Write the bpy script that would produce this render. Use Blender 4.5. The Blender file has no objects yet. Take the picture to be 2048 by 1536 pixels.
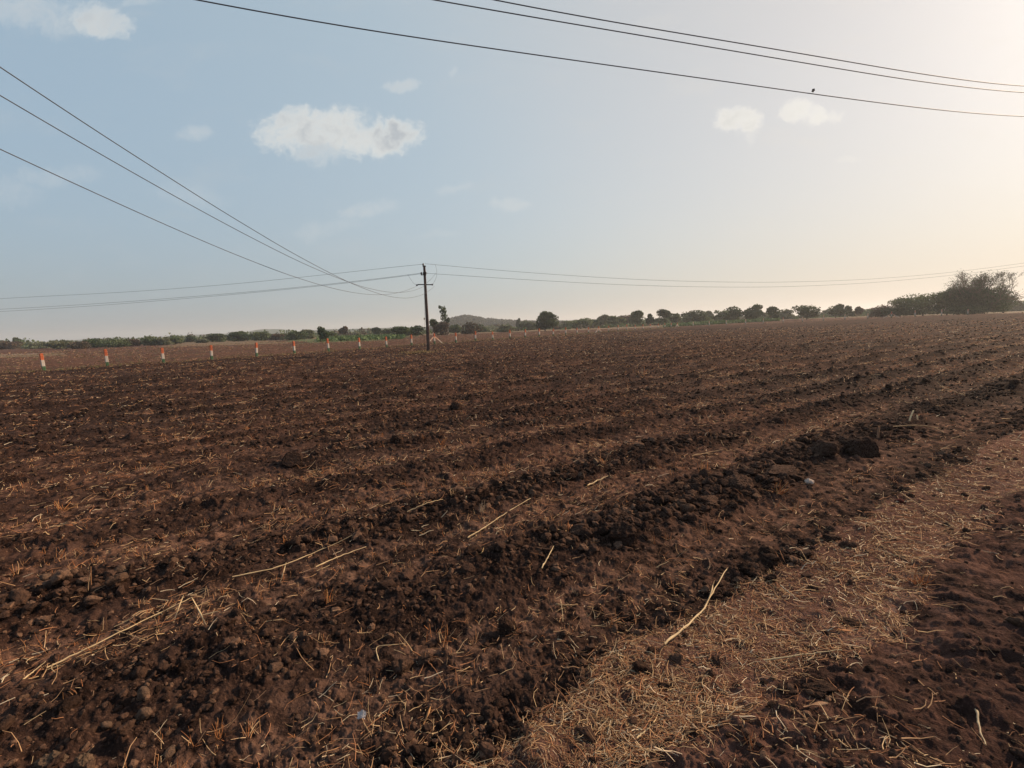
import bpy, bmesh, math, random
import numpy as np
from mathutils import Matrix, Vector, Euler
random.seed(7)
RNG = np.random.default_rng(11)
SC = bpy.context.scene
COL = SC.collection
rad = math.radians

# ------------------------------------------------------------------ camera
F = 1000.0; CX = 1024.0; CY = 768.0; HC = 1.7
cam_d = bpy.data.cameras.new('camera'); cam = bpy.data.objects.new('camera', cam_d); COL.objects.link(cam)
cam_d.sensor_width = 36.0; cam_d.lens = 36.0 * F / 2048.0
cam_d.clip_start = 0.05; cam_d.clip_end = 20000
PITCH = 6.6; ROLL = -2.0
RM = Matrix.Rotation(rad(90 - PITCH), 3, 'X') @ Matrix.Rotation(rad(ROLL), 3, 'Z')
cam.matrix_world = Matrix.Translation((0, 0, HC)) @ RM.to_4x4()
SC.camera = cam

# ------------------------------------------------------------------ sky, sun, exposure
SUN_AZ, SUN_EL = 64.0, 30.0            # azimuth from +Y towards +X
sd = Vector((math.sin(rad(SUN_AZ)) * math.cos(rad(SUN_EL)), math.cos(rad(SUN_AZ)) * math.cos(rad(SUN_EL)), math.sin(rad(SUN_EL))))
sun_d = bpy.data.lights.new('sun', 'SUN'); sun = bpy.data.objects.new('sun', sun_d); COL.objects.link(sun)
sun_d.energy = 5.0; sun_d.angle = rad(0.6); sun_d.color = (1.0, 0.74, 0.50)
sun.rotation_euler = sd.to_track_quat('Z', 'Y').to_euler()
SC.view_settings.view_transform = 'Standard'; SC.view_settings.look = 'None'
SC.view_settings.exposure = 0.22; SC.view_settings.gamma = 1.0
SC.cycles.volume_max_steps = 64
SC.cycles.volume_bounces = 1

class NT:
    """tiny node helper"""
    def __init__(s, tree): s.t = tree; s.t.nodes.clear()
    def n(s, typ, ins=None, **kw):
        nd = s.t.nodes.new(typ)
        for k, v in kw.items(): setattr(nd, k, v)
        for k, v in (ins or {}).items():
            if isinstance(v, bpy.types.NodeSocket): s.t.links.new(v, nd.inputs[k])
            elif isinstance(v, bpy.types.Node): s.t.links.new(v.outputs[0], nd.inputs[k])
            else: nd.inputs[k].default_value = v
        return nd
    def m(s, op, a, b=0.0, c=0.0, clamp=False):
        return s.n('ShaderNodeMath', {0: a, 1: b, 2: c}, operation=op, use_clamp=clamp).outputs[0]
    def mix(s, f, a, b, mode='MIX'):
        nd = s.n('ShaderNodeMix', data_type='RGBA', blend_type=mode)
        for i, v in ((0, f), (6, a), (7, b)):
            if isinstance(v, (bpy.types.NodeSocket, bpy.types.Node)):
                s.t.links.new(v if isinstance(v, bpy.types.NodeSocket) else v.outputs[0], nd.inputs[i])
            else: nd.inputs[i].default_value = (*v, 1) if isinstance(v, tuple) and len(v) == 3 else v
        return nd.outputs[2]
    def sm(s, x, a, b):
        nd = s.n('ShaderNodeMapRange', {0: x, 1: a, 2: b, 3: 0.0, 4: 1.0}, interpolation_type='SMOOTHSTEP')
        return nd.outputs[0]

def ray(px, py):
    return (RM @ Vector(((px - CX) / F, -(py - CY) / F, -1.0))).normalized()

world = bpy.data.worlds.new('World'); SC.world = world; world.use_nodes = True
N = NT(world.node_tree)
sky = N.n('ShaderNodeTexSky', sky_type='NISHITA', sun_disc=False, sun_elevation=rad(SUN_EL), sun_rotation=rad(SUN_AZ),
          altitude=200, air_density=1.0, dust_density=2.2, ozone_density=1.6)
tc = N.n('ShaderNodeTexCoord')
dirv = N.n('ShaderNodeVectorMath', {0: tc.outputs['Generated']}, operation='NORMALIZE').outputs[0]
sx = N.n('ShaderNodeSeparateXYZ', {0: dirv})
X, Y, Z = sx.outputs
Yc = N.m('MAXIMUM', Y, 0.05)
U = N.m('DIVIDE', X, Yc); V = N.m('DIVIDE', Z, Yc)          # tangents of azimuth and height, looking north
cosang = N.n('ShaderNodeVectorMath', {0: dirv, 1: tuple(sd)}, operation='DOT_PRODUCT').outputs['Value']
g0 = N.m('MAXIMUM', cosang, 0.0)
BS = 0.15                                                       # background strength
def lin(r, g, b): return (.87 * r / BS, .87 * g / BS, .87 * b / BS)
low = N.m('POWER', N.m('SUBTRACT', 1.0, N.m('MAXIMUM', Z, 0.0), clamp=True), 7.0)
t1 = N.sm(cosang, -0.25, 0.75); toward = N.sm(cosang, 0.35, 1.0)
veil_hi = N.mix(toward, N.mix(t1, lin(.35, .48, .58), lin(.48, .575, .61)), lin(.66, .605, .53))
veil_lo = N.mix(toward, N.mix(t1, lin(.31, .365, .385), lin(.50, .51, .475)), lin(.62, .55, .465))
veil_hi = N.mix(N.sm(Z, .60, .95), veil_hi, lin(.17, .26, .40))            # deeper blue overhead
veil_hi = N.mix(N.sm(Y, -.05, -.7), veil_hi, lin(.22, .31, .42))           # and away from the sun
skyc = N.mix(N.m('ADD', .78, N.m('MULTIPLY', low, 0.2)), sky.outputs[0], N.mix(low, veil_hi, veil_lo))
glow = N.n('ShaderNodeVectorMath', {0: lin(.66, .42, .30), 3: N.m('MULTIPLY', N.m('POWER', g0, 26.0), 0.16)}, operation='SCALE').outputs[0]
skyc = N.n('ShaderNodeVectorMath', {0: skyc, 1: glow}, operation='ADD').outputs[0]
# clouds: each a warped ellipse of puffs at its own bearing and height
uv0 = N.n('ShaderNodeCombineXYZ', {0: U, 1: V, 2: 0.0}).outputs[0]
wv = N.n('ShaderNodeVectorMath', {0: N.n('ShaderNodeTexNoise', {'Vector': uv0, 'Scale': 9.0, 'Detail': 6.0, 'Roughness': .62}).outputs['Color'], 1: (.5, .5, .5)}, operation='SUBTRACT').outputs[0]
wv = N.n('ShaderNodeVectorMath', {0: wv, 1: (.10, .055, 0)}, operation='MULTIPLY').outputs[0]
uv = N.n('ShaderNodeVectorMath', {0: uv0, 1: wv}, operation='ADD').outputs[0]
su = N.n('ShaderNodeSeparateXYZ', {0: uv}); U, V = su.outputs[0], su.outputs[1]
nz = N.n('ShaderNodeTexNoise', {'Vector': uv, 'Scale': 22.0, 'Detail': 7.0, 'Roughness': 0.6}, noise_dimensions='3D')
nz2 = N.n('ShaderNodeTexNoise', {'Vector': uv, 'Scale': 52.0, 'Detail': 5.0, 'Roughness': 0.6})
nzs = N.m('ADD', N.m('MULTIPLY', N.m('SUBTRACT', nz.outputs[0], 0.5), 1.7), N.m('MULTIPLY', N.m('SUBTRACT', nz2.outputs[0], 0.5), 1.5))
wisp = N.n('ShaderNodeTexNoise', {'Vector': N.n('ShaderNodeMapping', {0: uv, 'Rotation': (0, 0, 0.35), 'Scale': (1.0, 3.0, 1.0)}).outputs[0], 'Scale': 5.0, 'Detail': 6.0, 'Roughness': 0.6})
def uvof(px, py):
    r = ray(px, py); return r.x / r.y, r.z / r.y
CLOUDS = [  # px, py, half width, half height (pixels), tilt, density, softness
    (640, 262, 125, 48, -4, 1.0, .5), (765, 272, 92, 38, 2, 1.0, .5), (640, 300, 60, 36, 0, .75, .8), (590, 240, 60, 30, 0, .9, .5),
    (60, 20, 110, 36, -18, .55, 1.0), (195, 46, 60, 28, -16, .85, .7), (800, 168, 34, 14, 0, .6, .8), (385, 262, 44, 15, 6, .38, 1.0),
    (1470, 240, 34, 22, 0, .9, .6), (1492, 244, 30, 28, 0, .9, .6), (1500, 272, 20, 18, 0, .4, 1.0), (1592, 226, 30, 22, 0, .85, .6), (1620, 232, 30, 20, 0, .9, .6), (1658, 236, 34, 14, 4, .65, .8),
    (735, 415, 60, 18, 4, .45, 1.0), (650, 455, 110, 20, 6, .22, 1.2), (1018, 410, 46, 15, 0, .4, .9), (900, 142, 12, 10, 0, .3, 1.0),
    (915, 374, 40, 10, 4, .25, 1.0), (100, 352, 100, 20, -4, .3, 1.2), (20, 385, 60, 30, 0, .25, 1.2), (380, 392, 80, 26, -8, .22, 1.3),
    (265, 8, 40, 10, 0, .35, 1.0), (1690, 318, 30, 8, 8, .3, 1.0), (870, 470, 50, 10, 3, .2, 1.2)]
dens = None
for (px, py, hw, hh, tl, de, so) in CLOUDS:
    cu, cv = uvof(px, py); c, s_ = math.cos(rad(tl + 2)), math.sin(rad(tl + 2))
    du = N.m('SUBTRACT', U, cu); dv = N.m('SUBTRACT', V, cv)
    k = 1.0 / F * (1 + 0.18 * ((px - CX) / F) ** 2)
    a = N.m('DIVIDE', N.m('ADD', N.m('MULTIPLY', du, c), N.m('MULTIPLY', dv, s_)), hw * 1.02 * k)
    b = N.m('DIVIDE', N.m('SUBTRACT', N.m('MULTIPLY', dv, c), N.m('MULTIPLY', du, s_)), hh * 1.06 * k)
    r2 = N.m('ADD', N.m('MULTIPLY', a, a), N.m('MULTIPLY', b, b))
    f = N.m('SUBTRACT', N.m('ADD', 1.0, nzs), r2)
    core = N.m('MULTIPLY', N.sm(f, .35, 1.25), de); cores = core if dens is None else N.m('MAXIMUM', cores, core)
    f = N.m('MULTIPLY', N.sm(f, -.05, so * 1.1 + .42), de)
    dens = f if dens is None else N.m('MAXIMUM', dens, f)
dens = N.m('MULTIPLY', dens, N.sm(Y, 0.05, 0.3))
wis = N.m('MULTIPLY', N.sm(wisp.outputs[0], 0.5, 0.8), N.m('MULTIPLY', N.sm(Y, 0.05, 0.3), 0.25))
shade = N.sm(N.n('ShaderNodeTexNoise', {'Vector': uv, 'Scale': 6.5, 'Detail': 3.0, 'Roughness': .5}).outputs[0], 0.42, 0.62)
cl_lit = N.mix(toward, lin(.80, .80, .76), lin(1.0, .96, .88))
cl_sh = N.mix(toward, lin(.47, .50, .53), lin(.70, .69, .64))
thick = cores
ccol = N.mix(N.m('MULTIPLY', N.m('ADD', .45, N.m('MULTIPLY', shade, .55)), thick), cl_lit, cl_sh)
skyc = N.mix(wis, skyc, N.mix(toward, lin(.5, .55, .58), lin(.85, .78, .68)))
skyc = N.mix(N.m('MULTIPLY', dens, 0.86), skyc, ccol)
bg = N.n('ShaderNodeBackground', {0: skyc, 1: BS})
N.n('ShaderNodeOutputWorld', {0: bg.outputs[0]})

# ------------------------------------------------------------------ numeric noise
def _hash(ix, iy, seed):
    h = (ix.astype(np.int64) * 374761393 + iy.astype(np.int64) * 668265263 + seed * 1442695041) & 0xffffffff
    h = ((h ^ (h >> 13)) * 1274126177) & 0xffffffff
    h = ((h ^ (h >> 16)) * 2246822519) & 0xffffffff
    return ((h ^ (h >> 15)) & 0xffffff).astype(np.float32) / 16777216.0
def vnoise(x, y, seed=0):
    xi = np.floor(x); yi = np.floor(y); fx = (x - xi); fy = (y - yi)
    fx = fx * fx * fx * (fx * (fx * 6 - 15) + 10); fy = fy * fy * fy * (fy * (fy * 6 - 15) + 10)
    a = _hash(xi, yi, seed); b = _hash(xi + 1, yi, seed); c = _hash(xi, yi + 1, seed); d = _hash(xi + 1, yi + 1, seed)
    return ((a + (b - a) * fx) * (1 - fy) + (c + (d - c) * fx) * fy) * 2 - 1
def fbm(x, y, lam, octv, seed=0, res=None, gain=0.5):
    """res: local sample spacing; wavelengths finer than it fade out"""
    out = np.zeros_like(x); amp = 1.0; l = lam
    for o in range(octv):
        w = 1.0 if res is None else np.clip((l / np.maximum(res, 1e-6) - 1.5) / 1.5, 0, 1)
        c, s = math.cos(o * 1.1 + seed), math.sin(o * 1.1 + seed)
        out += amp * w * vnoise((x * c - y * s) / l + 17.3 * o, (x * s + y * c) / l - 9.1 * o, seed * 31 + o)
        amp *= gain; l *= 0.5
    return out
def domes(x, y, size, seed, prob, res=None, flat=1.0):
    """rounded clods of random radius in jittered cells"""
    wx = x + size * .22 * vnoise(x / (size * .45), y / (size * .45), seed + 5) + size * .1 * vnoise(x / (size * .18), y / (size * .18), seed + 8)
    wy = y + size * .22 * vnoise(x / (size * .45) + 50, y / (size * .45), seed + 6) + size * .1 * vnoise(x / (size * .18) + 9, y / (size * .18), seed + 9)
    gx = np.floor(wx / size); gy = np.floor(wy / size); out = np.zeros_like(x)
    for i in (-1, 0, 1):
        for j in (-1, 0, 1):
            cx_, cy_ = gx + i, gy + j
            jx = (cx_ + .15 + .7 * _hash(cx_, cy_, seed + 1)) * size; jy = (cy_ + .15 + .7 * _hash(cx_, cy_, seed + 2)) * size
            rr = _hash(cx_, cy_, seed + 3); R = size * (.22 + .5 * rr * rr)
            on = (_hash(cx_, cy_, seed + 4) < prob)
            an = _hash(cx_, cy_, seed + 7) * 6.283; ca, sa_ = np.cos(an), np.sin(an)
            ex, ey = (wx - jx) * ca + (wy - jy) * sa_, (wy - jy) * ca - (wx - jx) * sa_
            dd = .5 * np.maximum(np.abs(ex) * 1.25, np.abs(ey)) + .5 * np.sqrt(ex * ex + ey * ey)
            h_ = np.sqrt(np.maximum(R * R - dd * dd, 0)); top = R * (.45 + .3 * rr) + .55 * ex - .25 * ey
            out = np.maximum(out, np.where(on, np.maximum(np.minimum(h_, top), 0) * flat * 1.15, 0))
    if res is not None: out = out * np.clip((size / np.maximum(res, 1e-6) - 1.2) / 1.5, 0, 1)
    return out
def sstep(x, a, b):
    t = np.clip((x - a) / (b - a), 0, 1); return t * t * (3 - 2 * t)

# ------------------------------------------------------------------ lie of the land
FA = rad(56.0)
DX, DY = math.sin(FA), math.cos(FA)           # furrows run this way
NX, NY = -DY, DX
ROW = 1.35; ROW0 = 2.9
def uvf(x, y): return x * DX + y * DY, x * NX + y * NY
def macro(x, y):
    x = np.asarray(x, dtype=np.float64); y = np.asarray(y, dtype=np.float64)
    return 0.78 * sstep(x, 32, 84) * sstep(y, 5, 70) + 0.05 * vnoise(x / 23, y / 23, 3) * sstep(np.hypot(x, y), 8, 30)
EDGE = 1.68
def edges(x, y):
    u, v = uvf(x, y)
    wob = .07 * vnoise(u / 1.7, v * 0 + 3, 21) + .07 * vnoise(u / .35, v / .35, 22) + .04 * vnoise(u / .12, v / .12, 23)
    # the trodden strip narrows towards the viewer
    return u, v, wob + .15 * (1 - sstep(u, .6, 2.4)) * sstep(v, 1.3, 1.5)
def rowphase(x, y):
    u, v = uvf(x, y)
    far = sstep(v, 3.4, 8)
    vv = v + .13 * vnoise(u / 2.6, v / 2.0, 40) + .07 * vnoise(u / .7, v / .7, 41) + far * .38 * vnoise(u / 6, v / 2.6, 42)
    c = np.cos(2 * np.pi * (vv - ROW0) / ROW)
    amp = 1 - far * (.6 - .5 * sstep(vnoise(u / 5, v / 1.9, 43) + .5 * vnoise(u / 1.3, v / .9, 44), -.4, .6))
    return u, v, c * amp * 1.1 + far * .38 * (vnoise(u / 2.4, v / .8, 45)) + .3 * vnoise(u / .8, v / .5, 46)      # +1 on a windrow of clods, -1 on a strip of straw
def height(x, y, res=None):
    x = np.asarray(x, dtype=np.float64); y = np.asarray(y, dtype=np.float64)
    r = np.hypot(x, y)
    if res is None: res = np.full_like(x, 0.004)
    u, v, wob = edges(x, y); _, _, ph = rowphase(x, y)
    fld = sstep(v + wob, EDGE - .12, EDGE + .16)
    bank = 1 - sstep(v + wob, .92, 1.2)
    ver = np.clip(1 - fld - bank, 0, 1)
    z = macro(x, y)
    big = fbm(x, y, 1.1, 4, 50, res)
    clump = sstep(fbm(x, y, 2.2, 2, 60), -.35, .5)
    wr = sstep(ph, -.2, .9) * (.45 + .55 * clump)
    zf = .026 * ph * (1 + 1.1 * sstep(r, 5, 18)) + .026 * big + .013 * fbm(x, y, .12, 4, 61, res, .6)
    zf += domes(x, y, .21, 70, .30 * wr + .01, res, .5) * .8
    zf += domes(x, y, .09, 80, .6 * wr + .10, res, .6) * .8
    zf += domes(x, y, .045, 90, .6 * wr + .35, res, .7)
    zf += domes(x, y, .022, 97, .75, res, .7)
    zf = zf + sstep(r, 6, 16) * (.03 * fbm(x, y, .5, 4, 99, res, .7) + domes(x, y, .3, 96, .25, res, .35))
    zv = .012 * fbm(x, y, .7, 3, 51, res) + .0075 * fbm(x, y, .09, 4, 62, res, .6) + domes(x, y, .06, 91, .12, res, .5) + domes(x, y, .15, 93, .05, res, .35)
    # the bank: soft folded soil with ribs running off to the right
    uu = u + .25 * vnoise(u / .8, v / .5, 33)
    ribs = 1 - np.abs(vnoise(uu / .16 + v * 2.2, v / .42 + uu * .6, 34))
    zb = domes(x, y, .03, 98, .7, res, .6) + .05 * sstep(1.05 - v, 0, .5) + .045 * fbm(x, y, .55, 3, 52, res) + .022 * ribs + .012 * (1 - np.abs(vnoise(uu / .05 + v * 5.2, v / .3 + uu * 1.4, 37))) + .012 * fbm(x, y, .11, 4, 63, res, .6) + domes(x, y, .13, 94, .12, res, .6)*.6 + domes(x, y, .05, 95, .4, res, .7)*.6
    z = z + fld * zf + ver * zv + bank * zb
    ditch = np.exp(-((v + wob - EDGE - .12) / .12) ** 2)
    z = z - .035 * ditch
    return z
def height1(x, y): return float(height(np.array([x]), np.array([y]))[0])

# the fence lines (flat positions)
def gpt(px, py, zc=0.0):
    r = ray(px, py); t = (zc - HC) / r.z; return Vector((r.x * t, r.y * t, zc))
FP1 = gpt(82, 742); FPC = gpt(1354.5, 655)
FP2 = Vector((81.5, 89.0, 0))
def beyond(x, y):
    """signed: > 0 beyond the fence"""
    def side(a, b):
        dx, dy = b.x - a.x, b.y - a.y; L = math.hypot(dx, dy)
        return (-(x - a.x) * dy + (y - a.y) * dx) / L
    s1 = side(FP1, FPC); s2 = side(FPC, FP2)
    return np.maximum(s1, s2)

def add_color(me, name, data):
    at = me.color_attributes.new(name, 'FLOAT_COLOR', 'POINT')
    at.data.foreach_set('color', np.ascontiguousarray(data, dtype=np.float32).ravel())
def mesh_np(name, verts, faces, mats=(), smooth=True, midx=None, n=None):
    """faces: (m,3) or (m,4) array"""
    me = bpy.data.meshes.new(name)
    faces = np.asarray(faces, dtype=np.int32); m, k = faces.shape
    me.vertices.add(len(verts)); me.vertices.foreach_set('co', np.ascontiguousarray(verts, dtype=np.float32).ravel())
    me.loops.add(m * k); me.loops.foreach_set('vertex_index', faces.ravel())
    me.polygons.add(m); me.polygons.foreach_set('loop_start', np.arange(0, m * k, k, dtype=np.int32))
    me.polygons.foreach_set('loop_total', np.full(m, k, dtype=np.int32))
    me.polygons.foreach_set('use_smooth', np.full(m, smooth, dtype=bool))
    for mt in mats: me.materials.append(mt)
    if midx is not None: me.polygons.foreach_set('material_index', np.asarray(midx, dtype=np.int32))
    me.update(calc_edges=True)
    return me
def link(name, me, parent=None, loc=None):
    o = bpy.data.objects.new(name, me); COL.objects.link(o)
    if parent is not None: o.parent = parent
    if loc is not None: o.location = loc
    return o
def tag(o, label=None, cat=None, group=None, kind=None):
    if label: o['label'] = label
    if cat: o['category'] = cat
    if group: o['group'] = group
    if kind: o['kind'] = kind
    return o
def empty(name, loc, rz=0.0):
    o = bpy.data.objects.new(name, None); COL.objects.link(o); o.location = loc; o.rotation_euler = (0, 0, rz); o.empty_display_size = .1
    return o

# ------------------------------------------------------------------ materials
def mat(name):
    m = bpy.data.materials.new(name); m.use_nodes = True; n = NT(m.node_tree)
    p = n.n('ShaderNodeBsdfPrincipled', {'Roughness': 0.95, 'Specular IOR Level': 0.15})
    n.n('ShaderNodeOutputMaterial', {0: p.outputs[0]})
    return m, n, p
def setc(n, p, c):
    if isinstance(c, (bpy.types.NodeSocket,)): n.t.links.new(c, p.inputs['Base Color'])
    else: p.inputs['Base Color'].default_value = (*c, 1)
def noise(n, vec, scale, det=4, rough=.55, **kw):
    return n.n('ShaderNodeTexNoise', {'Vector': vec, 'Scale': scale, 'Detail': det, 'Roughness': rough}, **kw).outputs[0]
def pos(n): return n.n('ShaderNodeNewGeometry').outputs['Position']

def soil_material(name, pal_f, pal_v, pal_b, strawc, straw_amt, straw_from=6.0, rows=False):
    """each palette: dark, mid, light, fleck; which one rules is carried by the 'blend' attribute (field, trodden verge, bank)"""
    m, n, p = mat(name); P = pos(n)
    a = noise(n, P, 1.7, 4); b = noise(n, P, 9.0, 5, .6); c = noise(n, P, 55.0, 4, .65); big = noise(n, P, .13, 3)
    cd = n.n('ShaderNodeVectorMath', {0: P}, operation='LENGTH').outputs['Value']
    t = n.m('ADD', n.m('MULTIPLY', a, .5), n.m('MULTIPLY', b, .5))
    if rows:
        sp = n.n('ShaderNodeSeparateColor', {0: n.n('ShaderNodeAttribute', attribute_name='zone').outputs['Color']})
        bl = n.n('ShaderNodeSeparateColor', {0: n.n('ShaderNodeAttribute', attribute_name='blend').outputs['Color']})
        rag = n.m('MULTIPLY', n.m('SUBTRACT', b, .5), 1.2)
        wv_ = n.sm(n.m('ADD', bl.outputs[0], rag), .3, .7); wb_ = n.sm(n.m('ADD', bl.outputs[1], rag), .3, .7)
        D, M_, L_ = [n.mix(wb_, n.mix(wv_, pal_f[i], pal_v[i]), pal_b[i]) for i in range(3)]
    else: D, M_, L_ = pal_f
    col = n.mix(n.sm(t, .40, .60), D, M_)
    if rows:
        col = n.mix(n.m('MULTIPLY', sp.outputs[0], .9), col, D)     # turned clods on the windrows
        col = n.mix(n.m('MULTIPLY', sp.outputs[1], n.sm(b, .42, .75)), col, L_)  # chaff strips
    col = n.mix(n.m('MULTIPLY', n.sm(c, .52, .72), .55), col, L_)
    col = n.mix(n.sm(big, .3, .7), n.mix(1.0, col, (.80, .84, .88), 'MULTIPLY'), n.mix(1.0, col, (1.22, 1.1, 1.02), 'MULTIPLY'))
    # crumbs too small to model: shade between them painted as dark gaps, plus flecks of chopped straw
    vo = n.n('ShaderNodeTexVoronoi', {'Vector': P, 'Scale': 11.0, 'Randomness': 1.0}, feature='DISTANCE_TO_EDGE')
    gap_shade = n.m('MULTIPLY', n.m('SUBTRACT', 1.0, n.sm(vo.outputs['Distance'], .02, .12)), n.m('MULTIPLY', n.sm(cd, 5, 14), .5))
    col = n.mix(gap_shade, col, n.mix(1.0, D, (.55, .5, .5), 'MULTIPLY'))
    for sc_, rz, lo in ((12.0, .6, 0), (6.0, 1.3, 1)):
        sc = n.n('ShaderNodeTexVoronoi', {'Vector': n.n('ShaderNodeMapping', {0: P, 'Rotation': (0, 0, rz), 'Scale': (1, 2.2, 1)}).outputs[0], 'Scale': sc_, 'Randomness': 1.0})
        rnd = n.n('ShaderNodeSeparateColor', {0: sc.outputs['Color']}).outputs
        fl = n.m('MULTIPLY', n.m('SUBTRACT', 1.0, n.sm(sc.outputs['Distance'], .14, .34)), n.sm(rnd[0], 1 - straw_amt, 1 - straw_amt + .08))
        fl = n.m('MULTIPLY', fl, n.sm(cd, straw_from * (1 + 2 * lo), straw_from * (2.2 + 3 * lo)))
        fl = n.m('MULTIPLY', fl, n.sm(noise(n, P, 1.1, 3), .40, .60))
        if rows: fl = n.m('MULTIPLY', fl, n.m('ADD', .35, n.m('MULTIPLY', sp.outputs[1], .8), clamp=True))
        col = n.mix(fl, col, n.mix(rnd[1], strawc, (strawc[0] * .75, strawc[1] * .5, strawc[2] * .42)))
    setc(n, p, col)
    bh = n.m('ADD', n.m('MULTIPLY', b, .6), n.m('ADD', n.m('MULTIPLY', c, .35), n.m('MULTIPLY', noise(n, P, 170, 3, .7), .14)))
    bp = n.n('ShaderNodeBump', {'Height': bh, 'Strength': 1.0, 'Distance': .035})
    n.t.links.new(bp.outputs[0], p.inputs['Normal'])
    p.inputs['Roughness'].default_value = 1.0; p.inputs['Specular IOR Level'].default_value = .04
    return m
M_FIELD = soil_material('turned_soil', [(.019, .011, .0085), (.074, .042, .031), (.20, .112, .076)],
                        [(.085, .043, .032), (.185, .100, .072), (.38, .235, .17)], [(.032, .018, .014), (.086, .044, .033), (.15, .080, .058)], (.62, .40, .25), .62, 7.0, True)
M_PLAIN = soil_material('red_plain_soil', [(.070, .038, .027), (.115, .062, .044), (.19, .11, .072)], None, None, (.34, .22, .14), .5, 7.0)
def grass_ground(name, a, b):
    m, n, p = mat(name); P = pos(n)
    col = n.mix(n.sm(noise(n, n.n('ShaderNodeMapping', {0: P, 'Scale': (.3, 1, 1)}).outputs[0], .5, 5, .65), .35, .65), a, b); setc(n, p, col)
    return m
M_GREEN = grass_ground('young_crop_ground', (.06, .09, .03), (.11, .13, .055))
M_DRY = grass_ground('dry_grass_ground', (.13, .10, .055), (.17, .105, .06))
M_PALE = grass_ground('pale_track', (.19, .13, .09), (.26, .19, .14))

def simple(name, c, rough=.8, var=.25, scale=8.0, spec=.2, c2=None, bump=0.0):
    m, n, p = mat(name)
    P = n.n('ShaderNodeTexCoord').outputs['Object']
    f = n.sm(noise(n, P, scale, 5, .6), .3, .7)
    col = n.mix(f, tuple(x * (1 - var) for x in c), c2 if c2 else tuple(min(1, x * (1 + var)) for x in c))
    setc(n, p, col); p.inputs['Roughness'].default_value = rough; p.inputs['Specular IOR Level'].default_value = spec
    if bump:
        bp = n.n('ShaderNodeBump', {'Height': noise(n, P, scale * 4, 4), 'Strength': .6, 'Distance': bump}); n.t.links.new(bp.outputs[0], p.inputs['Normal'])
    return m
def tinted(name, trans=0.0, rough=.75):
    m, n, p = mat(name)
    a = n.n('ShaderNodeAttribute', attribute_name='tint').outputs['Color']
    setc(n, p, a); p.inputs['Roughness'].default_value = rough
    if trans:
        tr = n.n('ShaderNodeBsdfTranslucent', {0: a}); mx = n.n('ShaderNodeMixShader', {0: trans, 1: p.outputs[0], 2: tr.outputs[0]})
        out = [x for x in n.t.nodes if x.type == 'OUTPUT_MATERIAL'][0]; n.t.links.new(mx.outputs[0], out.inputs[0])
    return m
M_STRAW = tinted('straw', .25, .6)
M_CLOD = None
def clod_mat():
    m, n, p = mat('clod_soil'); P = pos(n)
    a = n.n('ShaderNodeAttribute', attribute_name='tint').outputs['Color']
    col = n.mix(n.sm(noise(n, P, 60, 5, .65), .35, .7), a, n.mix(1.0, a, (1.9, 1.75, 1.6), 'MULTIPLY'))
    setc(n, p, col); p.inputs['Roughness'].default_value = 1.0; p.inputs['Specular IOR Level'].default_value = .05
    bp = n.n('ShaderNodeBump', {'Height': n.m('ADD', noise(n, P, 90, 4, .7), noise(n, P, 30, 4, .6)), 'Strength': 1.0, 'Distance': .012}); n.t.links.new(bp.outputs[0], p.inputs['Normal'])
    return m
M_CLOD = clod_mat()
M_LEAF = tinted('foliage', .22, .7)
M_BARK = simple('bark', (.12, .09, .07), .95, .3, 6)
M_TWIG = simple('twig', (.13, .10, .075), .95, .3, 6)

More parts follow.
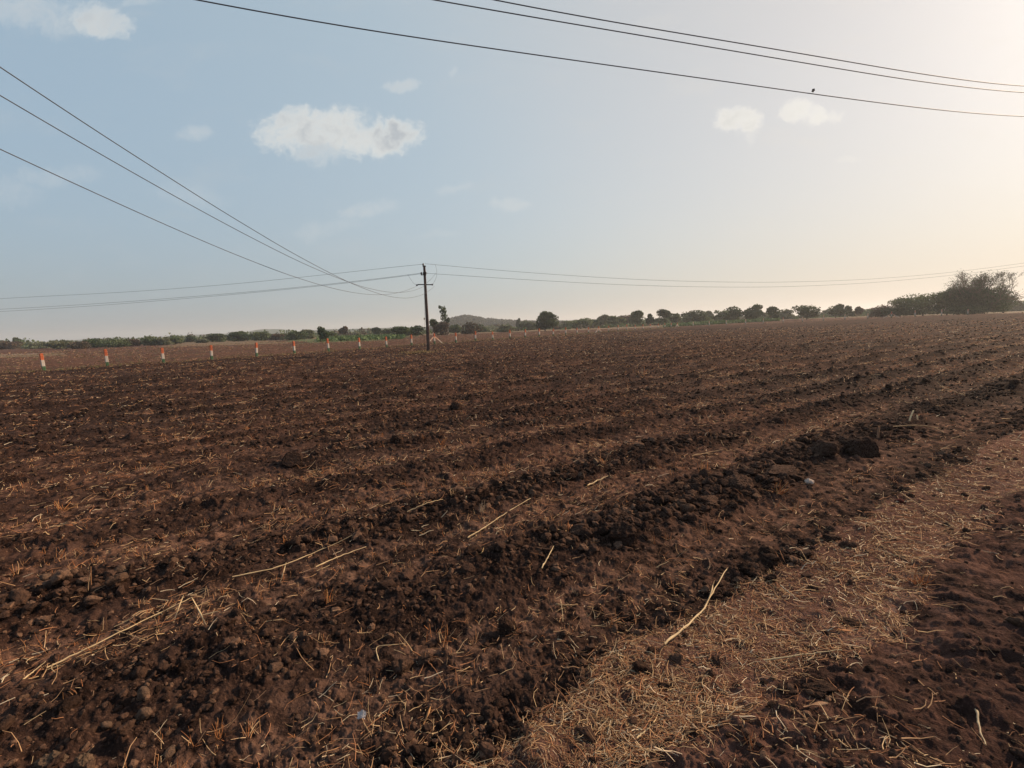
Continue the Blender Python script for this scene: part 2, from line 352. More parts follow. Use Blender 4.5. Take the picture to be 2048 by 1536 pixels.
# ------------------------------------------------------------------ ground, one sheet cut by what grows or lies on it
def build_ground():
    rs = [0.9]
    while rs[-1] < 4200:
        r = rs[-1]
        k = .0036 if r < 12 else (.008 if r < 140 else .03)
        rs.append(r * (1 + k))
    rs = np.array(rs)
    fine = np.linspace(rad(-61), rad(61), 1120)
    coarse = np.linspace(rad(61), rad(299), 70)[1:-1]
    th = np.concatenate([fine, coarse]); nt = len(th); nr = len(rs)
    Rg, Tg = np.meshgrid(rs, th, indexing='ij')
    x = (Rg * np.sin(Tg)).ravel(); y = (Rg * np.cos(Tg)).ravel()
    dth = rad(122) / 1120
    res = np.maximum(Rg * dth, np.gradient(rs)[:, None] * np.ones_like(Rg)).ravel() * 1.0
    res = np.where((Tg.ravel() > rad(61)), Rg.ravel() * .06, res)
    res = np.where(np.hypot(x, y) < 5, res * .7, res * .4)
    bey = beyond(x, y)
    z = height(x, y, res)
    zp = macro(x, y) + .035 * fbm(x, y, 1.6, 6, 71, res) + domes(x, y, .3, 75, .5, res, .4) + .03 * sstep(np.cos((x * .79 + -.61 * y) * 2 * np.pi / 1.1 + 2 * vnoise(x / 6, y / 6, 76)), 0, 1)
    w = sstep(bey, -.6, .4)
    z = z * (1 - w) + zp * w
    verts = np.stack([x, y, z], 1)
    # centre cap
    verts = np.vstack([verts, [[0, 0, float(macro(0, 0))]]]); ci = len(verts) - 1
    i = np.arange(nr - 1)[:, None] * nt; j = np.arange(nt)[None, :]; jn = (j + 1) % nt
    q = np.stack([i + j, i + jn, i + nt + jn, i + nt + j], -1).reshape(-1, 4)[:, ::-1]
    u, v, wob = edges(verts[:, 0], verts[:, 1]); _, _, ph = rowphase(verts[:, 0], verts[:, 1])
    clump = sstep(fbm(verts[:, 0], verts[:, 1], 2.2, 2, 60), -.35, .5)
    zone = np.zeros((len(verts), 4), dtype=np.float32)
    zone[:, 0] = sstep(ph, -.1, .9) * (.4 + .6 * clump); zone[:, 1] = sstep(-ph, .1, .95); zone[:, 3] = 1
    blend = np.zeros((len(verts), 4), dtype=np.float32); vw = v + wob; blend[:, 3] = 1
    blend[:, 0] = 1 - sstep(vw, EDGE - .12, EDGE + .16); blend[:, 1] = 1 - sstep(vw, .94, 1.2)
    fc = verts[q].mean(1); fx, fy = fc[:, 0], fc[:, 1]
    fu, fv, fw = edges(fx, fy); fb = beyond(fx, fy)
    zn = np.where(fb > 0, 3, np.where(fv + fw > EDGE, 0, np.where(fv + fw > 1.06, 1, 2)))
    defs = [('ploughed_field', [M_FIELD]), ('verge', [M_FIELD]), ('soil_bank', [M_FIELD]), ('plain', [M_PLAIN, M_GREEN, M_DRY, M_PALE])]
    for k, (nm, ms) in enumerate(defs):
        sel = q[zn == k]
        if k == 1:
            pass
        used, inv = np.unique(sel, return_inverse=True); inv = inv.reshape(sel.shape)
        mi = None
        if k == 3:
            gx, gy = fx[zn == k], fy[zn == k]
            d = np.hypot(gx, gy); px = CX + F * gx / np.maximum(gy, 1) + 40 * vnoise(gx / 9, gy / 14, 15) + 25 * vnoise(gx / 2.5, gy / 5, 16)
            nn = 14 * vnoise(gx / 40, gy / 40, 5) ; bb = fb[zn == k]
            mi = np.zeros(len(gx), dtype=np.int32)
            mi[(gy > 150 + nn)] = 2
            mi[(px > 600) & (px < 800) & (gy > 92 + nn * .3) & (gy < 150 + nn)] = 1
            mi[(px > 1330) & (px < 1560) & (gy > 135)] = 1
            mi[(px < 130) & (gy > 62 + nn * .1) & (gy < 80)] = 2
            mi[(px < 120) & (gy > 77) & (gy < 81)] = 3
            mi[(px > 350) & (px < 560) & (gy > 96 + nn * .4) & (gy < 150)] = 2
            mi[(gx > 95) & (gy > 95 + nn*.2) ] = 2
            mi[(gy > 330) & (vnoise(gx / 150, gy / 60, 9) > .1)] = 1
        me = mesh_np(nm, verts[used], inv, ms, True, mi)
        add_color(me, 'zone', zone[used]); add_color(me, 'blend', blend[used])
        link(nm, me)['kind'] = 'structure'
    cap = np.stack([np.full(nt, ci), (np.arange(nt) + 1) % nt, np.arange(nt)], -1)
    vv = np.vstack([verts[:nt], verts[ci:ci + 1]]); cap[:, 0] = nt
    me = mesh_np('ground_underfoot', vv, cap[:, ::-1] if False else cap, [M_FIELD], True); add_color(me, 'zone', np.tile([0, 0, 0, 1], (len(vv), 1))); add_color(me, 'blend', np.tile([1, 1, 0, 1], (len(vv), 1)))
    link('ground', me)['kind'] = 'structure'
build_ground()

# ------------------------------------------------------------------ scatter helpers
def ico(sub):
    bm = bmesh.new(); bmesh.ops.create_icosphere(bm, subdivisions=max(sub, 1), radius=1.0)
    v = np.array([q.co[:] for q in bm.verts]); f = np.array([[q.index for q in p.verts] for p in bm.faces]); bm.free(); return v, f
ICO0, ICO1, ICO2, ICO3, ICO4, ICO5 = [ico(q_) for q_ in range(6)]
def lump(base, seed, amt=.28):
    v, f = base; rg = np.random.default_rng(seed)
    k = rg.normal(size=(10, 3)) * 1.6; phs = rg.uniform(0, 6.28, 10)
    d = 1 + amt * (np.sin(v @ k.T * 1.3 + phs).sum(1) / 4.5)
    # flattened facets as if broken off
    out = v * d[:, None]
    if len(v) > 400:
        for l, am in ((.5, .16), (.25, .10), (.12, .06), (.06, .035)):
            out = out * (1 + am * (vnoise(out[:, 0] / l + out[:, 2] * .7 / l, out[:, 1] / l - out[:, 2] * .6 / l, seed % 97) + .6 * vnoise(out[:, 2] / l, (out[:, 0] - out[:, 1]) / l, seed % 89)))[:, None]
    for _ in range(4 if len(v) > 400 else 6):
        nn = rg.normal(size=3); nn /= np.linalg.norm(nn); lim = rg.uniform(.6, .85)
        s = out @ nn; out = out - np.maximum(s - lim, 0)[:, None] * nn * .85
    return out, f
def rotmats(n, rg):
    q = rg.normal(size=(n, 4)); q /= np.linalg.norm(q, axis=1)[:, None]
    w, x, y, z = q.T
    return np.stack([1 - 2 * (y * y + z * z), 2 * (x * y - z * w), 2 * (x * z + y * w), 2 * (x * y + z * w), 1 - 2 * (x * x + z * z), 2 * (y * z - x * w),
                     2 * (x * z - y * w), 2 * (y * z + x * w), 1 - 2 * (x * x + y * y)], 1).reshape(n, 3, 3)
def scatter_lumps(P, S, base, rg, tints, nshape=8):
    Vs, Fs, Cs = [], [], []; off = 0
    which = rg.integers(0, nshape, len(P)); R = rotmats(len(P), rg); sq = rg.uniform(.65, 1.15, (len(P), 3))
    for s in range(nshape):
        v, f = lump(base, 100 + s); ids = np.where(which == s)[0]
        if not len(ids): continue
        vv = np.einsum('nij,nkj->nki', R[ids], v[None] * sq[ids][:, None, :])
        vv[:, :, 2] *= .8
        vv = vv * S[ids][:, None, None] + P[ids][:, None, :]
        n, k = len(ids), len(v)
        Vs.append(vv.reshape(-1, 3)); Fs.append((f[None] + (np.arange(n) * k)[:, None, None] + off).reshape(-1, 3)); off += n * k
        Cs.append(np.repeat(tints[ids], k, axis=0))
    return np.vstack(Vs), np.vstack(Fs), np.vstack(Cs)
def rgba(c, n, rg, var=.25):
    t = np.asarray(c, dtype=np.float32)
    if t.ndim == 1: t = np.tile(t, (n, 1))
    g = rg.uniform(1 - var, 1 + var, (n, 1)); t = np.clip(t * g, 0, 1)
    return np.hstack([t, np.ones((n, 1))])
def logpoints(n, r0, r1, rg, half=56, p=1.0):
    """ground points crowding towards the viewer's end of the field"""
    if p == 1.0: r = r0 * (r1 / r0) ** rg.random(n)
    else:
        a = 1 - p; r = (r0 ** a + rg.random(n) * (r1 ** a - r0 ** a)) ** (1 / a)
    t = rad(half) * rg.uniform(-1, 1, n)
    return r * np.sin(t), r * np.cos(t)

# ico(1) has 12 corners, each further step divides once more
def build_clods():
    rg = np.random.default_rng(5)
    x, y = logpoints(70000, 1.5, 16, rg, p=1.0)
    u, v, wob = edges(x, y); _, _, ph = rowphase(x, y); r = np.hypot(x, y)
    clump = sstep(fbm(x, y, 2.2, 2, 60), -.35, .5)
    wr = sstep(ph, -.7, .7) * (.4 + .6 * clump)
    fine = sstep(fbm(x, y, .6, 2, 66), -.2, .4)
    prob = np.where(v + wob > EDGE + .05, .12 + .8 * wr * (.4 + .6 * fine), np.where(v + wob > 1.08, .035, .12))
    k = rg.random(len(x)) < prob
    x, y, r, wr = x[k], y[k], r[k], wr[k]; n = len(x)
    S = .0035 + .017 * rg.random(n) ** 3.0 + .045 * wr * rg.random(n) ** 6
    S *= (1 + .05 * r)
    z = height(x, y, np.full(n, .01)) + S * .15
    P = np.stack([x, y, z], 1)
    base = np.array([[.028, .017, .013], [.050, .030, .022], [.050, .030, .022], [.095, .058, .040]])[rg.integers(0, 4, n)]
    T = rgba(base, n, rg, .3)
    # the ridge of big clods along the first windrow, and lesser heaps on the next ones
    m_ = 900; uu = rg.uniform(.6, 9, m_); vv = 2.92 + rg.normal(0, .17, m_) + .1 * np.sin(uu * 1.3); sel = rg.random(m_) < .25 + .75 * sstep(uu, 2.5, 4.5)
    m2 = 1000; u2 = rg.uniform(0, 14, m2); v2 = ROW0 + ROW * rg.integers(1, 6, m2) + rg.normal(0, .18, m2)
    s1 = .016 + .055 * rg.random(m_) ** 3; s2_ = .012 + .035 * rg.random(m2) ** 4
    uu = np.concatenate([uu[sel], u2]); vv = np.concatenate([vv[sel], v2]); ss = np.concatenate([s1[sel], s2_])
    bx = uu * DX + vv * NX; by = uu * DY + vv * NY; ok = by > 1.2; bx, by, ss = bx[ok], by[ok], ss[ok]
    P = np.vstack([P, np.stack([bx, by, height(bx, by, np.full(len(bx), .02)) + ss * .25], 1)]); S = np.concatenate([S, ss]); r = np.hypot(P[:, 0], P[:, 1])
    T = np.vstack([T, rgba(np.array([(.040, .024, .018)]), len(bx), rg, .35)]); n = len(P)
    big = (S > .022) & (r < 9)
    med = (~big) & (r < 4.2) & (S > .010)
    V1, F1, C1 = scatter_lumps(P[med], S[med], ICO2, rg, T[med], 12)
    V0, F0, C0 = scatter_lumps(P[~big & ~med], S[~big & ~med], ICO1, rg, T[~big & ~med], 12)
    xf, yf = logpoints(150000, 9, 95, rg, p=.9); _, vf, wf = edges(xf, yf); _, _, pf = rowphase(xf, yf); rf = np.hypot(xf, yf)
    kf = (vf + wf > EDGE) & (beyond(xf, yf) < -.4) & (rg.random(len(xf)) < .10 + .6 * sstep(pf, -.4, .8) * (.4 + .6 * sstep(fbm(xf, yf, 1.8, 2, 67), -.3, .4)))
    xf, yf, rf = xf[kf], yf[kf], rf[kf]; Sf = (.012 + .030 * rg.random(len(xf)) ** 2.5) * (1 + .016 * rf)
    Pf = np.stack([xf, yf, height(xf, yf, np.full(len(xf), .05)) + Sf * .2], 1)
    Vf, Ff, Cf = scatter_lumps(Pf, Sf, ICO0, rg, rgba(np.array([(.036, .022, .0165)]), len(xf), rg, .4), 8)
    V2, F2, C2 = scatter_lumps(P[big], S[big], ICO4, rg, T[big], 20)
    Vs = [V1, V0, Vf, V2]; offs = np.cumsum([0] + [len(q_) for q_ in Vs]); Fs = [F_ + o_ for F_, o_ in zip((F1, F0, Ff, F2), offs)]
    me = mesh_np('soil_clods', np.vstack(Vs), np.vstack(Fs), [M_CLOD], False); add_color(me, 'tint', np.vstack([C1, C0, Cf, C2]))
    sm_ = np.zeros(len(me.polygons), dtype=bool); sm_[-len(F2):] = True; me.polygons.foreach_set('use_smooth', sm_)
    tag(link('soil_clods', me), 'loose brown crumbs and clods of turned soil strewn over the ploughed field', 'soil clods', kind='stuff')
    print('clods', n, big.sum())
build_clods()

def tubes(P, Rr, sides=3, tint=None):
    """P (n,k,3) polylines, Rr (n,k) radii -> verts, faces, colours"""
    n, k, _ = P.shape
    T = np.gradient(P, axis=1); T /= np.maximum(np.linalg.norm(T, axis=2, keepdims=True), 1e-9)
    up = np.zeros_like(T); up[..., 2] = 1
    S = np.cross(T, up); l = np.linalg.norm(S, axis=2, keepdims=True); S = np.where(l < .05, np.array([1.0, 0, 0]), S / np.maximum(l, 1e-9))
    B = np.cross(S, T)
    ang = np.arange(sides) * 2 * np.pi / sides
    V = P[:, :, None, :] + Rr[:, :, None, None] * (np.cos(ang)[None, None, :, None] * S[:, :, None, :] + np.sin(ang)[None, None, :, None] * B[:, :, None, :])
    V = V.reshape(-1, 3)
    b = (np.arange(n) * k * sides)[:, None, None]; j = (np.arange(k - 1) * sides)[None, :, None]; s = np.arange(sides)[None, None, :]; sn = (s + 1) % sides
    Fq = np.stack([b + j + s, b + j + sn, b + j + sides + sn, b + j + sides + s], -1).reshape(-1, 4)
    C = None if tint is None else np.repeat(tint, k * sides, axis=0)
    return V, Fq, C

STRAW_COLS = np.array([[.64, .46, .26], [.52, .32, .17], [.42, .20, .10], [.78, .64, .44], [.36, .23, .14]])
def straw(x, y, rg, lmin, lmax, rmin, rmax, lift, tiltmax, grow=.0, seg=4, bend=.5, cols=STRAW_COLS, w=None, along=0.0):
    n = len(x); r = np.hypot(x, y)
    L = lmin + (lmax - lmin) * rg.random(n) ** 2.2; L *= 1 + grow * r
    R = rmin + (rmax - rmin) * rg.random(n) ** 1.5; R = R * (1 + grow * r * .8) + .00034 * r
    a = rg.uniform(0, 2 * np.pi, n)
    al = rg.random(n) < along; a = np.where(al, (math.pi / 2 - FA) + rg.normal(0, .3, n), a)
    tilt = tiltmax * rg.random(n) ** 2 * np.where(rg.random(n) < .5, 1, .25)
    cur = rg.normal(0, bend, n)
    s = np.linspace(-.5, .5, seg)[None, :]
    aa = a[:, None] + cur[:, None] * s
    dx = np.cumsum(np.cos(aa), 1) / seg; dy = np.cumsum(np.sin(aa), 1) / seg
    px = x[:, None] + dx * L[:, None] * np.cos(tilt)[:, None]; py = y[:, None] + dy * L[:, None] * np.cos(tilt)[:, None]
    hz = height(px.ravel(), py.ravel(), np.full(px.size, .02)).reshape(px.shape)
    flat = hz.mean(1, keepdims=True) * .5 + hz * .5
    pz = np.maximum(flat, hz) + lift * rg.random((n, 1)) + (s + .5) * L[:, None] * np.sin(tilt)[:, None] + R[:, None]
    pz += rg.normal(0, .06, (n, seg)) * L[:, None] * .4
    P = np.stack([px, py, pz], -1)
    Rr = R[:, None] * np.linspace(1, .45, seg)[None, :]
    ci = rg.choice(len(cols), n, p=w)
    return tubes(P, Rr, 3, rgba(cols[ci], n, rg, .25))
def join(parts):
    V, Fc, C, o = [], [], [], 0
    for v, f, c in parts: V.append(v); Fc.append(f + o); C.append(c); o += len(v)
    return np.vstack(V), np.vstack(Fc), np.vstack(C)

def build_straw():
    rg = np.random.default_rng(9)
    # verge: a mat of trodden straw
    x, y = logpoints(150000, 1.5, 30, rg, p=1.3)
    u, v, wob = edges(x, y); r = np.hypot(x, y)
    vv = v + wob
    pr = np.where((vv > 1.02) & (vv < EDGE + .05), (.3 + .7 * sstep(fbm(x, y, .35, 3, 77), -.4, .35)) * (.6 + .4 * sstep(r, 2.2, 4)), 0) + np.where(vv <= 1.02, .02 + .14 * sstep(fbm(x, y, .5, 2, 78), .25, .5), 0)
    pr = pr + ((vv >= EDGE + .05) & (vv < EDGE + .75)) * .42 * np.exp(-(vv - EDGE) / .22) * sstep(fbm(x, y, .5, 3, 83), -.3, .4)
    k = rg.random(len(x)) < pr
    a = straw(x[k], y[k], rg, .012, .16, .0005, .0021, .006, .4, .03, bend=.7, w=[.22, .27, .26, .12, .13])
    # finer shreds
    x, y = logpoints(110000, 1.5, 9, rg, p=1.2); u, v, wob = edges(x, y); vv = v + wob
    k = ((vv > 1.04) & (vv < EDGE + .08)) & (rg.random(len(x)) < .3 + .7 * sstep(fbm(x, y, .3, 3, 79), -.3, .3) * (.7 + .3 * sstep(np.hypot(x, y), 2.2, 4)))
    a2 = straw(x[k], y[k], rg, .008, .05, .0004, .0010, .005, .6, .02, bend=1.3, w=[.15, .25, .35, .05, .2])
    V, Fc, C = join([a, a2])
    me = mesh_np('straw_mat', V, Fc, [M_STRAW], True); add_color(me, 'tint', C)
    tag(link('straw_mat', me), 'mat of trodden tan straw and chaff along the field verge', 'straw', kind='stuff')
    print('verge straw', len(V))
    # field: strips of chopped stalks and scattered bits
    x, y = logpoints(330000, 1.6, 85, rg, p=.92); u, v, wob = edges(x, y); _, _, ph = rowphase(x, y)
    r = np.hypot(x, y)
    pr = .06 + .55 * sstep(-ph, -.1, .9) * (.15 + .85 * sstep(fbm(x, y, .9, 3, 81), -.1, .5)) + .25 * sstep(fbm(x, y, .4, 2, 82), .35, .6)
    pr = np.minimum(pr * (.17 + .033 * np.minimum(r, 22)) * (.35 + .65 * sstep(v, 2.3, 3.3)), .9)
    k = (v + wob > EDGE) & (beyond(x, y) < -.5) & (rg.random(len(x)) < pr)
    a = straw(x[k], y[k], rg, .012, .17, .0006, .0024, .012, .6, .024, bend=.65, along=.2, w=[.16, .26, .36, .07, .15])
    V, Fc, C = a
    me = mesh_np('chopped_straw', V, Fc, [M_STRAW], True); add_color(me, 'tint', C)
    tag(link('chopped_straw', me), 'chopped straw and shredded stubble scattered in strips across the ploughed field', 'straw', kind='stuff')
    print('field straw', len(V))
build_straw()

def build_plain_litter():
    rg = np.random.default_rng(15); x, y = logpoints(60000, 28, 130, rg, p=1.0)
    k = (beyond(x, y) > .3) & (rg.random(len(x)) < .25 + .6 * sstep(fbm(x, y, 3.5, 3, 85), -.2, .4)); x, y = x[k], y[k]; n = len(x)
    V, Fc, C = straw(x, y, rg, .05, .3, .002, .005, .02, .5, .006, bend=.7, cols=np.array([[.34, .2, .12], [.24, .13, .08], [.44, .3, .19], [.14, .15, .07]]))
    me = mesh_np('plain_litter', V, Fc, [M_STRAW], True); add_color(me, 'tint', C)
    tag(link('plain_litter', me), 'sparse dry litter scattered over the reddish ground beyond the fence', 'straw', kind='stuff')
build_plain_litter()

def tuft_geo(x, y, rg, n, hgt, spread, cols, rbase=.0022, z=None):
    """upright stubble stalks fanning out of one root"""
    base = height1(x, y) if z is None else z
    P = np.zeros((n, 5, 3)); R = np.zeros((n, 5))
    a = rg.uniform(0, 6.28, n); lean = rg.random(n) ** .8 * spread; L = hgt * rg.uniform(.35, 1, n); cv = rg.normal(0, .5, n)
    s = np.linspace(0, 1, 5)
    for i in range(n):
        ln = lean[i] + cv[i] * s
        hx = np.concatenate([[0], np.cumsum(np.sin(ln[1:]))]) / 4 * L[i]; hz = np.concatenate([[0], np.cumsum(np.maximum(np.cos(ln[1:]), -.3))]) / 4 * L[i]
        ox, oy = rg.normal(0, .012 + hgt * .06, 2)
        P[i, :, 0] = x + ox + hx * math.cos(a[i]); P[i, :, 1] = y + oy + hx * math.sin(a[i]); P[i, :, 2] = base - .01 + hz
        R[i] = rbase * rg.uniform(.5, 1.2) * np.linspace(1, .5, 5)
    return tubes(P, R, 4, rgba(cols[rg.integers(0, len(cols), n)], n, rg, .25))
TUFTC = np.array([[.50, .20, .08], [.60, .30, .13], [.42, .23, .12], [.74, .52, .30]])
def build_stubble():
    rg = np.random.default_rng(12); parts = []
    x, y = logpoints(22000, 1.8, 85, rg, p=1.0); u, v, wob = edges(x, y); _, _, ph = rowphase(x, y)
    k = (v + wob > EDGE + .1) & (beyond(x, y) < -1) & (rg.random(len(x)) < (.06 + .5 * sstep(-ph, -.2, .8)) * (.25 + .75 * sstep(v, 2.2, 5.5)))
    for xx, yy in zip(x[k], y[k]):
        r = math.hypot(xx, yy); g = 1 + .02 * r
        parts.append(tuft_geo(xx, yy, rg, int(rg.integers(3, 9)), rg.uniform(.02, .10) * g, 1.3, TUFTC, .0014 * (1 + .12 * r), z=float(height(np.array([xx]), np.array([yy]))[0])))
    V, Fc, C = join(parts); me = mesh_np('stubble', V, Fc, [M_STRAW], True); add_color(me, 'tint', C)
    tag(link('stubble', me), 'short rusty stubble stumps standing in broken rows over the ploughed field', 'stubble', kind='stuff')
    print('stubble', k.sum())
build_stubble()

# ------------------------------------------------------------------ single things lying in the field
def onp(px, py, lift=0.0):
    z = 0.03
    for _ in range(6):
        g = gpt(px, py, z); z = height1(g.x, g.y)
    g = gpt(px, py, z); return Vector((g.x, g.y, z + lift))
def tint_mesh(name, V, Fc, C, parent=None, m=None, smooth=True):
    me = mesh_np(name, V, Fc, [m or M_STRAW], smooth); add_color(me, 'tint', C); return link(name, me, parent)
SG = np.random.default_rng(77)
def stalk_geo(pts, r, lift, col, nodes=True, off=None, end=.45):
    P = np.array([onp(*p)[:] for p in pts]); P[:, 2] += lift + r
    # keep the stalk stiff: straight line between its ends with some sag
    k = max(9, len(P) * 5); t = np.linspace(0, len(P) - 1, k); Q = np.stack([np.interp(t, np.arange(len(P)), P[:, i]) for i in range(3)], 1)
    for _ in range(5): Q[1:-1] = (Q[:-2] + Q[1:-1] * 2 + Q[2:]) / 4
    R = r * np.linspace(1, end, k)
    if nodes: R = R * (1 + .35 * (np.arange(k) % 4 == 2))
    Q += SG.normal(0, r * .35, Q.shape)
    o = Q[0].copy(); c = rgba(np.array([col]), 1, SG, .05)
    V, Fc, _ = tubes((Q - o)[None], R[None], 6); C = np.tile(c, (len(V), 1)); C[:, :3] *= SG.uniform(.8, 1.15, (len(V), 1))
    return V, Fc, C, o, Q
def leafblade(pts, w, col, origin, lift=.02):
    """thin dry leaf: a folded ribbon with a little thickness"""
    P = np.array([onp(*p)[:] for p in pts]); P[:, 2] += lift
    k = 12; t = np.linspace(0, len(P) - 1, k); Q = np.stack([np.interp(t, np.arange(len(P)), P[:, i]) for i in range(3)], 1)
    for _ in range(3): Q[1:-1] = (Q[:-2] + Q[1:-1] * 2 + Q[2:]) / 4
    T = np.gradient(Q, axis=0); T /= np.linalg.norm(T, axis=1)[:, None]
    S = np.cross(T, [0, 0, 1.0]); S /= np.maximum(np.linalg.norm(S, axis=1)[:, None], 1e-6)
    s = np.linspace(0, 1, k); W = w * np.sin(np.pi * (s * .85 + .12)) ** .7
    tw = np.array([math.sin(i * .5) * .6 for i in range(k)])
    up = np.array([0, 0, 1.0])
    D = S * np.cos(tw)[:, None] + up * np.sin(tw)[:, None]
    A = Q + D * W[:, None]; B = Q - D * W[:, None]; M = Q - up * (W * .5)[:, None]; M2 = M - up * .0008
    V = np.stack([A, M, B, M2], 1).reshape(-1, 3) - np.array(origin)
    i = np.arange(k - 1)[:, None] * 4
    Fc = np.concatenate([np.stack([i + a, i + b, i + 4 + b, i + 4 + a], -1).reshape(-1, 4) for a, b in ((0, 1), (1, 2), (2, 3), (3, 0))])
    return V, Fc, np.tile(rgba(np.array([col]), 1, SG, .05), (len(V), 1))
PALE = (.66, .50, .29); TAN = (.50, .33, .17); RUST = (.38, .17, .075)
def stalk(pts, r, label, col=PALE, lift=.02, leaves=(), cat='stalk', name='dry_stalk', group=None, end=.45):
    V, Fc, C, o, Q = stalk_geo(pts, r, lift, col, end=end)
    if leaves:
        t = empty(name, Vector(o)); tint_mesh('stem', V, Fc, C, t)
        for lp, w in leaves:
            v, f, c = leafblade(lp, w, tuple(x * .95 for x in col), o, lift + .012); tint_mesh('leaf', v, f, c, t)
    else:
        t = tint_mesh(name, V, Fc, C); t.location = Vector(o)
    return tag(t, label, cat, group)
G1 = 'dry stalks lying on the soil'
stalk([(95, 1345), (190, 1297), (300, 1243), (382, 1203)], .0042, 'longest pale dry stalk with bent leaves at its tip, lower left', leaves=[([(368, 1200), (358, 1225), (350, 1252)], .004), ([(384, 1203), (398, 1228), (413, 1260)], .005), ([(372, 1246), (405, 1240), (442, 1231)], .004)], group=G1)
stalk([(230, 1265), (268, 1277), (308, 1291)], .003, 'short brown stalk lying across under the longest pale stalk', TAN, .012, group=G1)
stalk([(48, 1367), (70, 1350), (92, 1331)], .0036, 'short pale stalk just left of the thick end of the longest stalk', group=G1)
stalk([(465, 1160), (560, 1141), (625, 1112), (668, 1095), (706, 1075)], .0038, 'long pale stalk with one hanging leaf, left of centre above the rusty tuft', leaves=[([(573, 1133), (568, 1152), (561, 1173)], .004)], group=G1)
stalk([(632, 1140), (680, 1118), (733, 1099)], .0045, 'thick pale stalk left of the white twist, pointing up right', group=G1)
stalk([(935, 1081), (970, 1060), (1010, 1032), (1062, 1001)], .0050, 'long straight pale stalk near the middle, just above the white twist', group=G1)
stalk([(1084, 1143), (1097, 1118), (1109, 1096)], .0050, 'short pale stick standing steeply on dark clods right of the white twist', group=G1)
stalk([(1328, 1297), (1372, 1262), (1405, 1230), (1424, 1196), (1453, 1146)], .0062, 'long thick peeling stalk where the field meets the straw verge', leaves=[([(1414, 1215), (1424, 1190), (1426, 1178)], .005)], group=G1)
stalk([(815, 1028), (850, 1012), (886, 1003)], .0045, 'pale stalk above and left of the white twist', group=G1)
stalk([(1527, 1330), (1600, 1319), (1682, 1308)], .0042, 'pale stalk lying flat on the straw verge, nearly level', (.5, .40, .24), group=G1)
stalk([(1175, 976), (1195, 966), (1216, 957)], .007, 'short thick pale stalk up the field from the white twist', group=G1)
stalk([(1560, 1178), (1578, 1192), (1596, 1207)], .0042, 'short grey straw stick on the verge below the grey flat leaf', (.42, .36, .26), group=G1)
stalk([(1274, 1487), (1289, 1474), (1304, 1461)], .0036, 'short straight straw stick on the verge at the bottom edge', group=G1)
stalk([(1775, 860), (1830, 856), (1868, 860), (1888, 872)], .007, 'long arching straw behind the dark clod ridge at right', TAN, .04, group=G1)
stalk([(1800, 990), (1850, 1022), (1905, 1058)], .0045, 'long thin straw slanting down across the far verge', TAN, group=G1)
stalk([(1112, 1214), (1132, 1216), (1156, 1215)], .0052, 'stubby level brown stick right of centre with a thin straw across it', TAN, .012, group=G1)
stalk([(1121, 1209), (1125, 1230), (1126, 1254)], .002, 'thin upright straw crossing the stubby brown stick', PALE, .03, group=G1)
stalk([(759, 1334), (750, 1304), (780, 1301), (810, 1299)], .0026, 'thin straw bent into a corner beside the round clods', PALE, .03, group=G1)
stalk([(825, 1311), (850, 1325), (872, 1348), (892, 1386)], .0035, 'rust red curved stalk just right of the round clods', RUST, .02, group=G1)
stalk([(1950, 1425), (1957, 1462), (1968, 1500)], .0048, 'pale stalk on the dark bank in the bottom right corner', (.5, .40, .26), .02, group=G1)
stalk([(1385, 915), (1420, 908), (1452, 902)], .006, 'pale straw along the chaff strip left of the dark clod ridge', TAN, group=G1)
stalk([(1880, 776), (1905, 786), (1930, 796)], .008, 'brown stick on the far dark clods near the right edge', TAN, .04, group=G1)
def blade(pts, w, label, col, cat='leaf', name='dry_leaf', group=None):
    o = onp(*pts[0]); v, f, c = leafblade(pts, w, col, o, .015); t = tint_mesh(name, v, f, c); t.location = o; return tag(t, label, cat, group)
blade([(1575, 1113), (1597, 1106), (1617, 1099)], .010, 'flat grey dry leaf on the upper verge', (.36, .30, .22))
blade([(1607, 1419), (1632, 1414), (1656, 1413)], .011, 'pointed tan leaf lying on the dark bank', (.34, .2, .12))
blade([(1655, 1258), (1680, 1264), (1705, 1268)], .008, 'orange brown leaf on the verge beside a dark hole', (.42, .19, .08))
blade([(848, 1455), (856, 1435), (862, 1418)], .006, 'small curled orange leaf right of the paper scrap', (.5, .26, .11))
def upright(px, py, topy, r, label, col, lean=.15):
    o = onp(px, py); D = o.y; h = (py - topy) / F * D * 1.05
    k = 8; s = np.linspace(0, 1, k); Q = np.stack([lean * h * s ** 1.5, 0 * s, h * s - .01], 1)
    V, Fc, _ = tubes(Q[None], (r * np.linspace(1, .8, k))[None], 7); C = np.tile(rgba(np.array([col]), 1, SG, .05), (len(V), 1))
    t = tint_mesh('stubble_stalk', V, Fc, C); t.location = o; return tag(t, label, 'stalk', 'stalks still standing in the soil')
upright(1818, 845, 820, .011, 'brightest pale stalk standing upright at right, taller of two', (.8, .72, .5), .3)
upright(1836, 843, 829, .010, 'shorter pale stalk standing right beside the brightest upright stalk', (.75, .66, .45), -.2)
upright(1756, 874, 851, .016, 'thick brown stub standing at the end of the dark clod ridge', (.33, .2, .12), .05)
upright(183, 1178, 1128, .0035, 'taller thin brown stalk of a standing pair, left edge of field', (.42, .22, .11), .1)
upright(176, 1179, 1142, .003, 'shorter pale stalk of the standing pair at left', (.5, .34, .2), .25)
upright(242, 1176, 1156, .003, 'small pale peg of stubble right of the standing pair', (.5, .34, .2), .0)

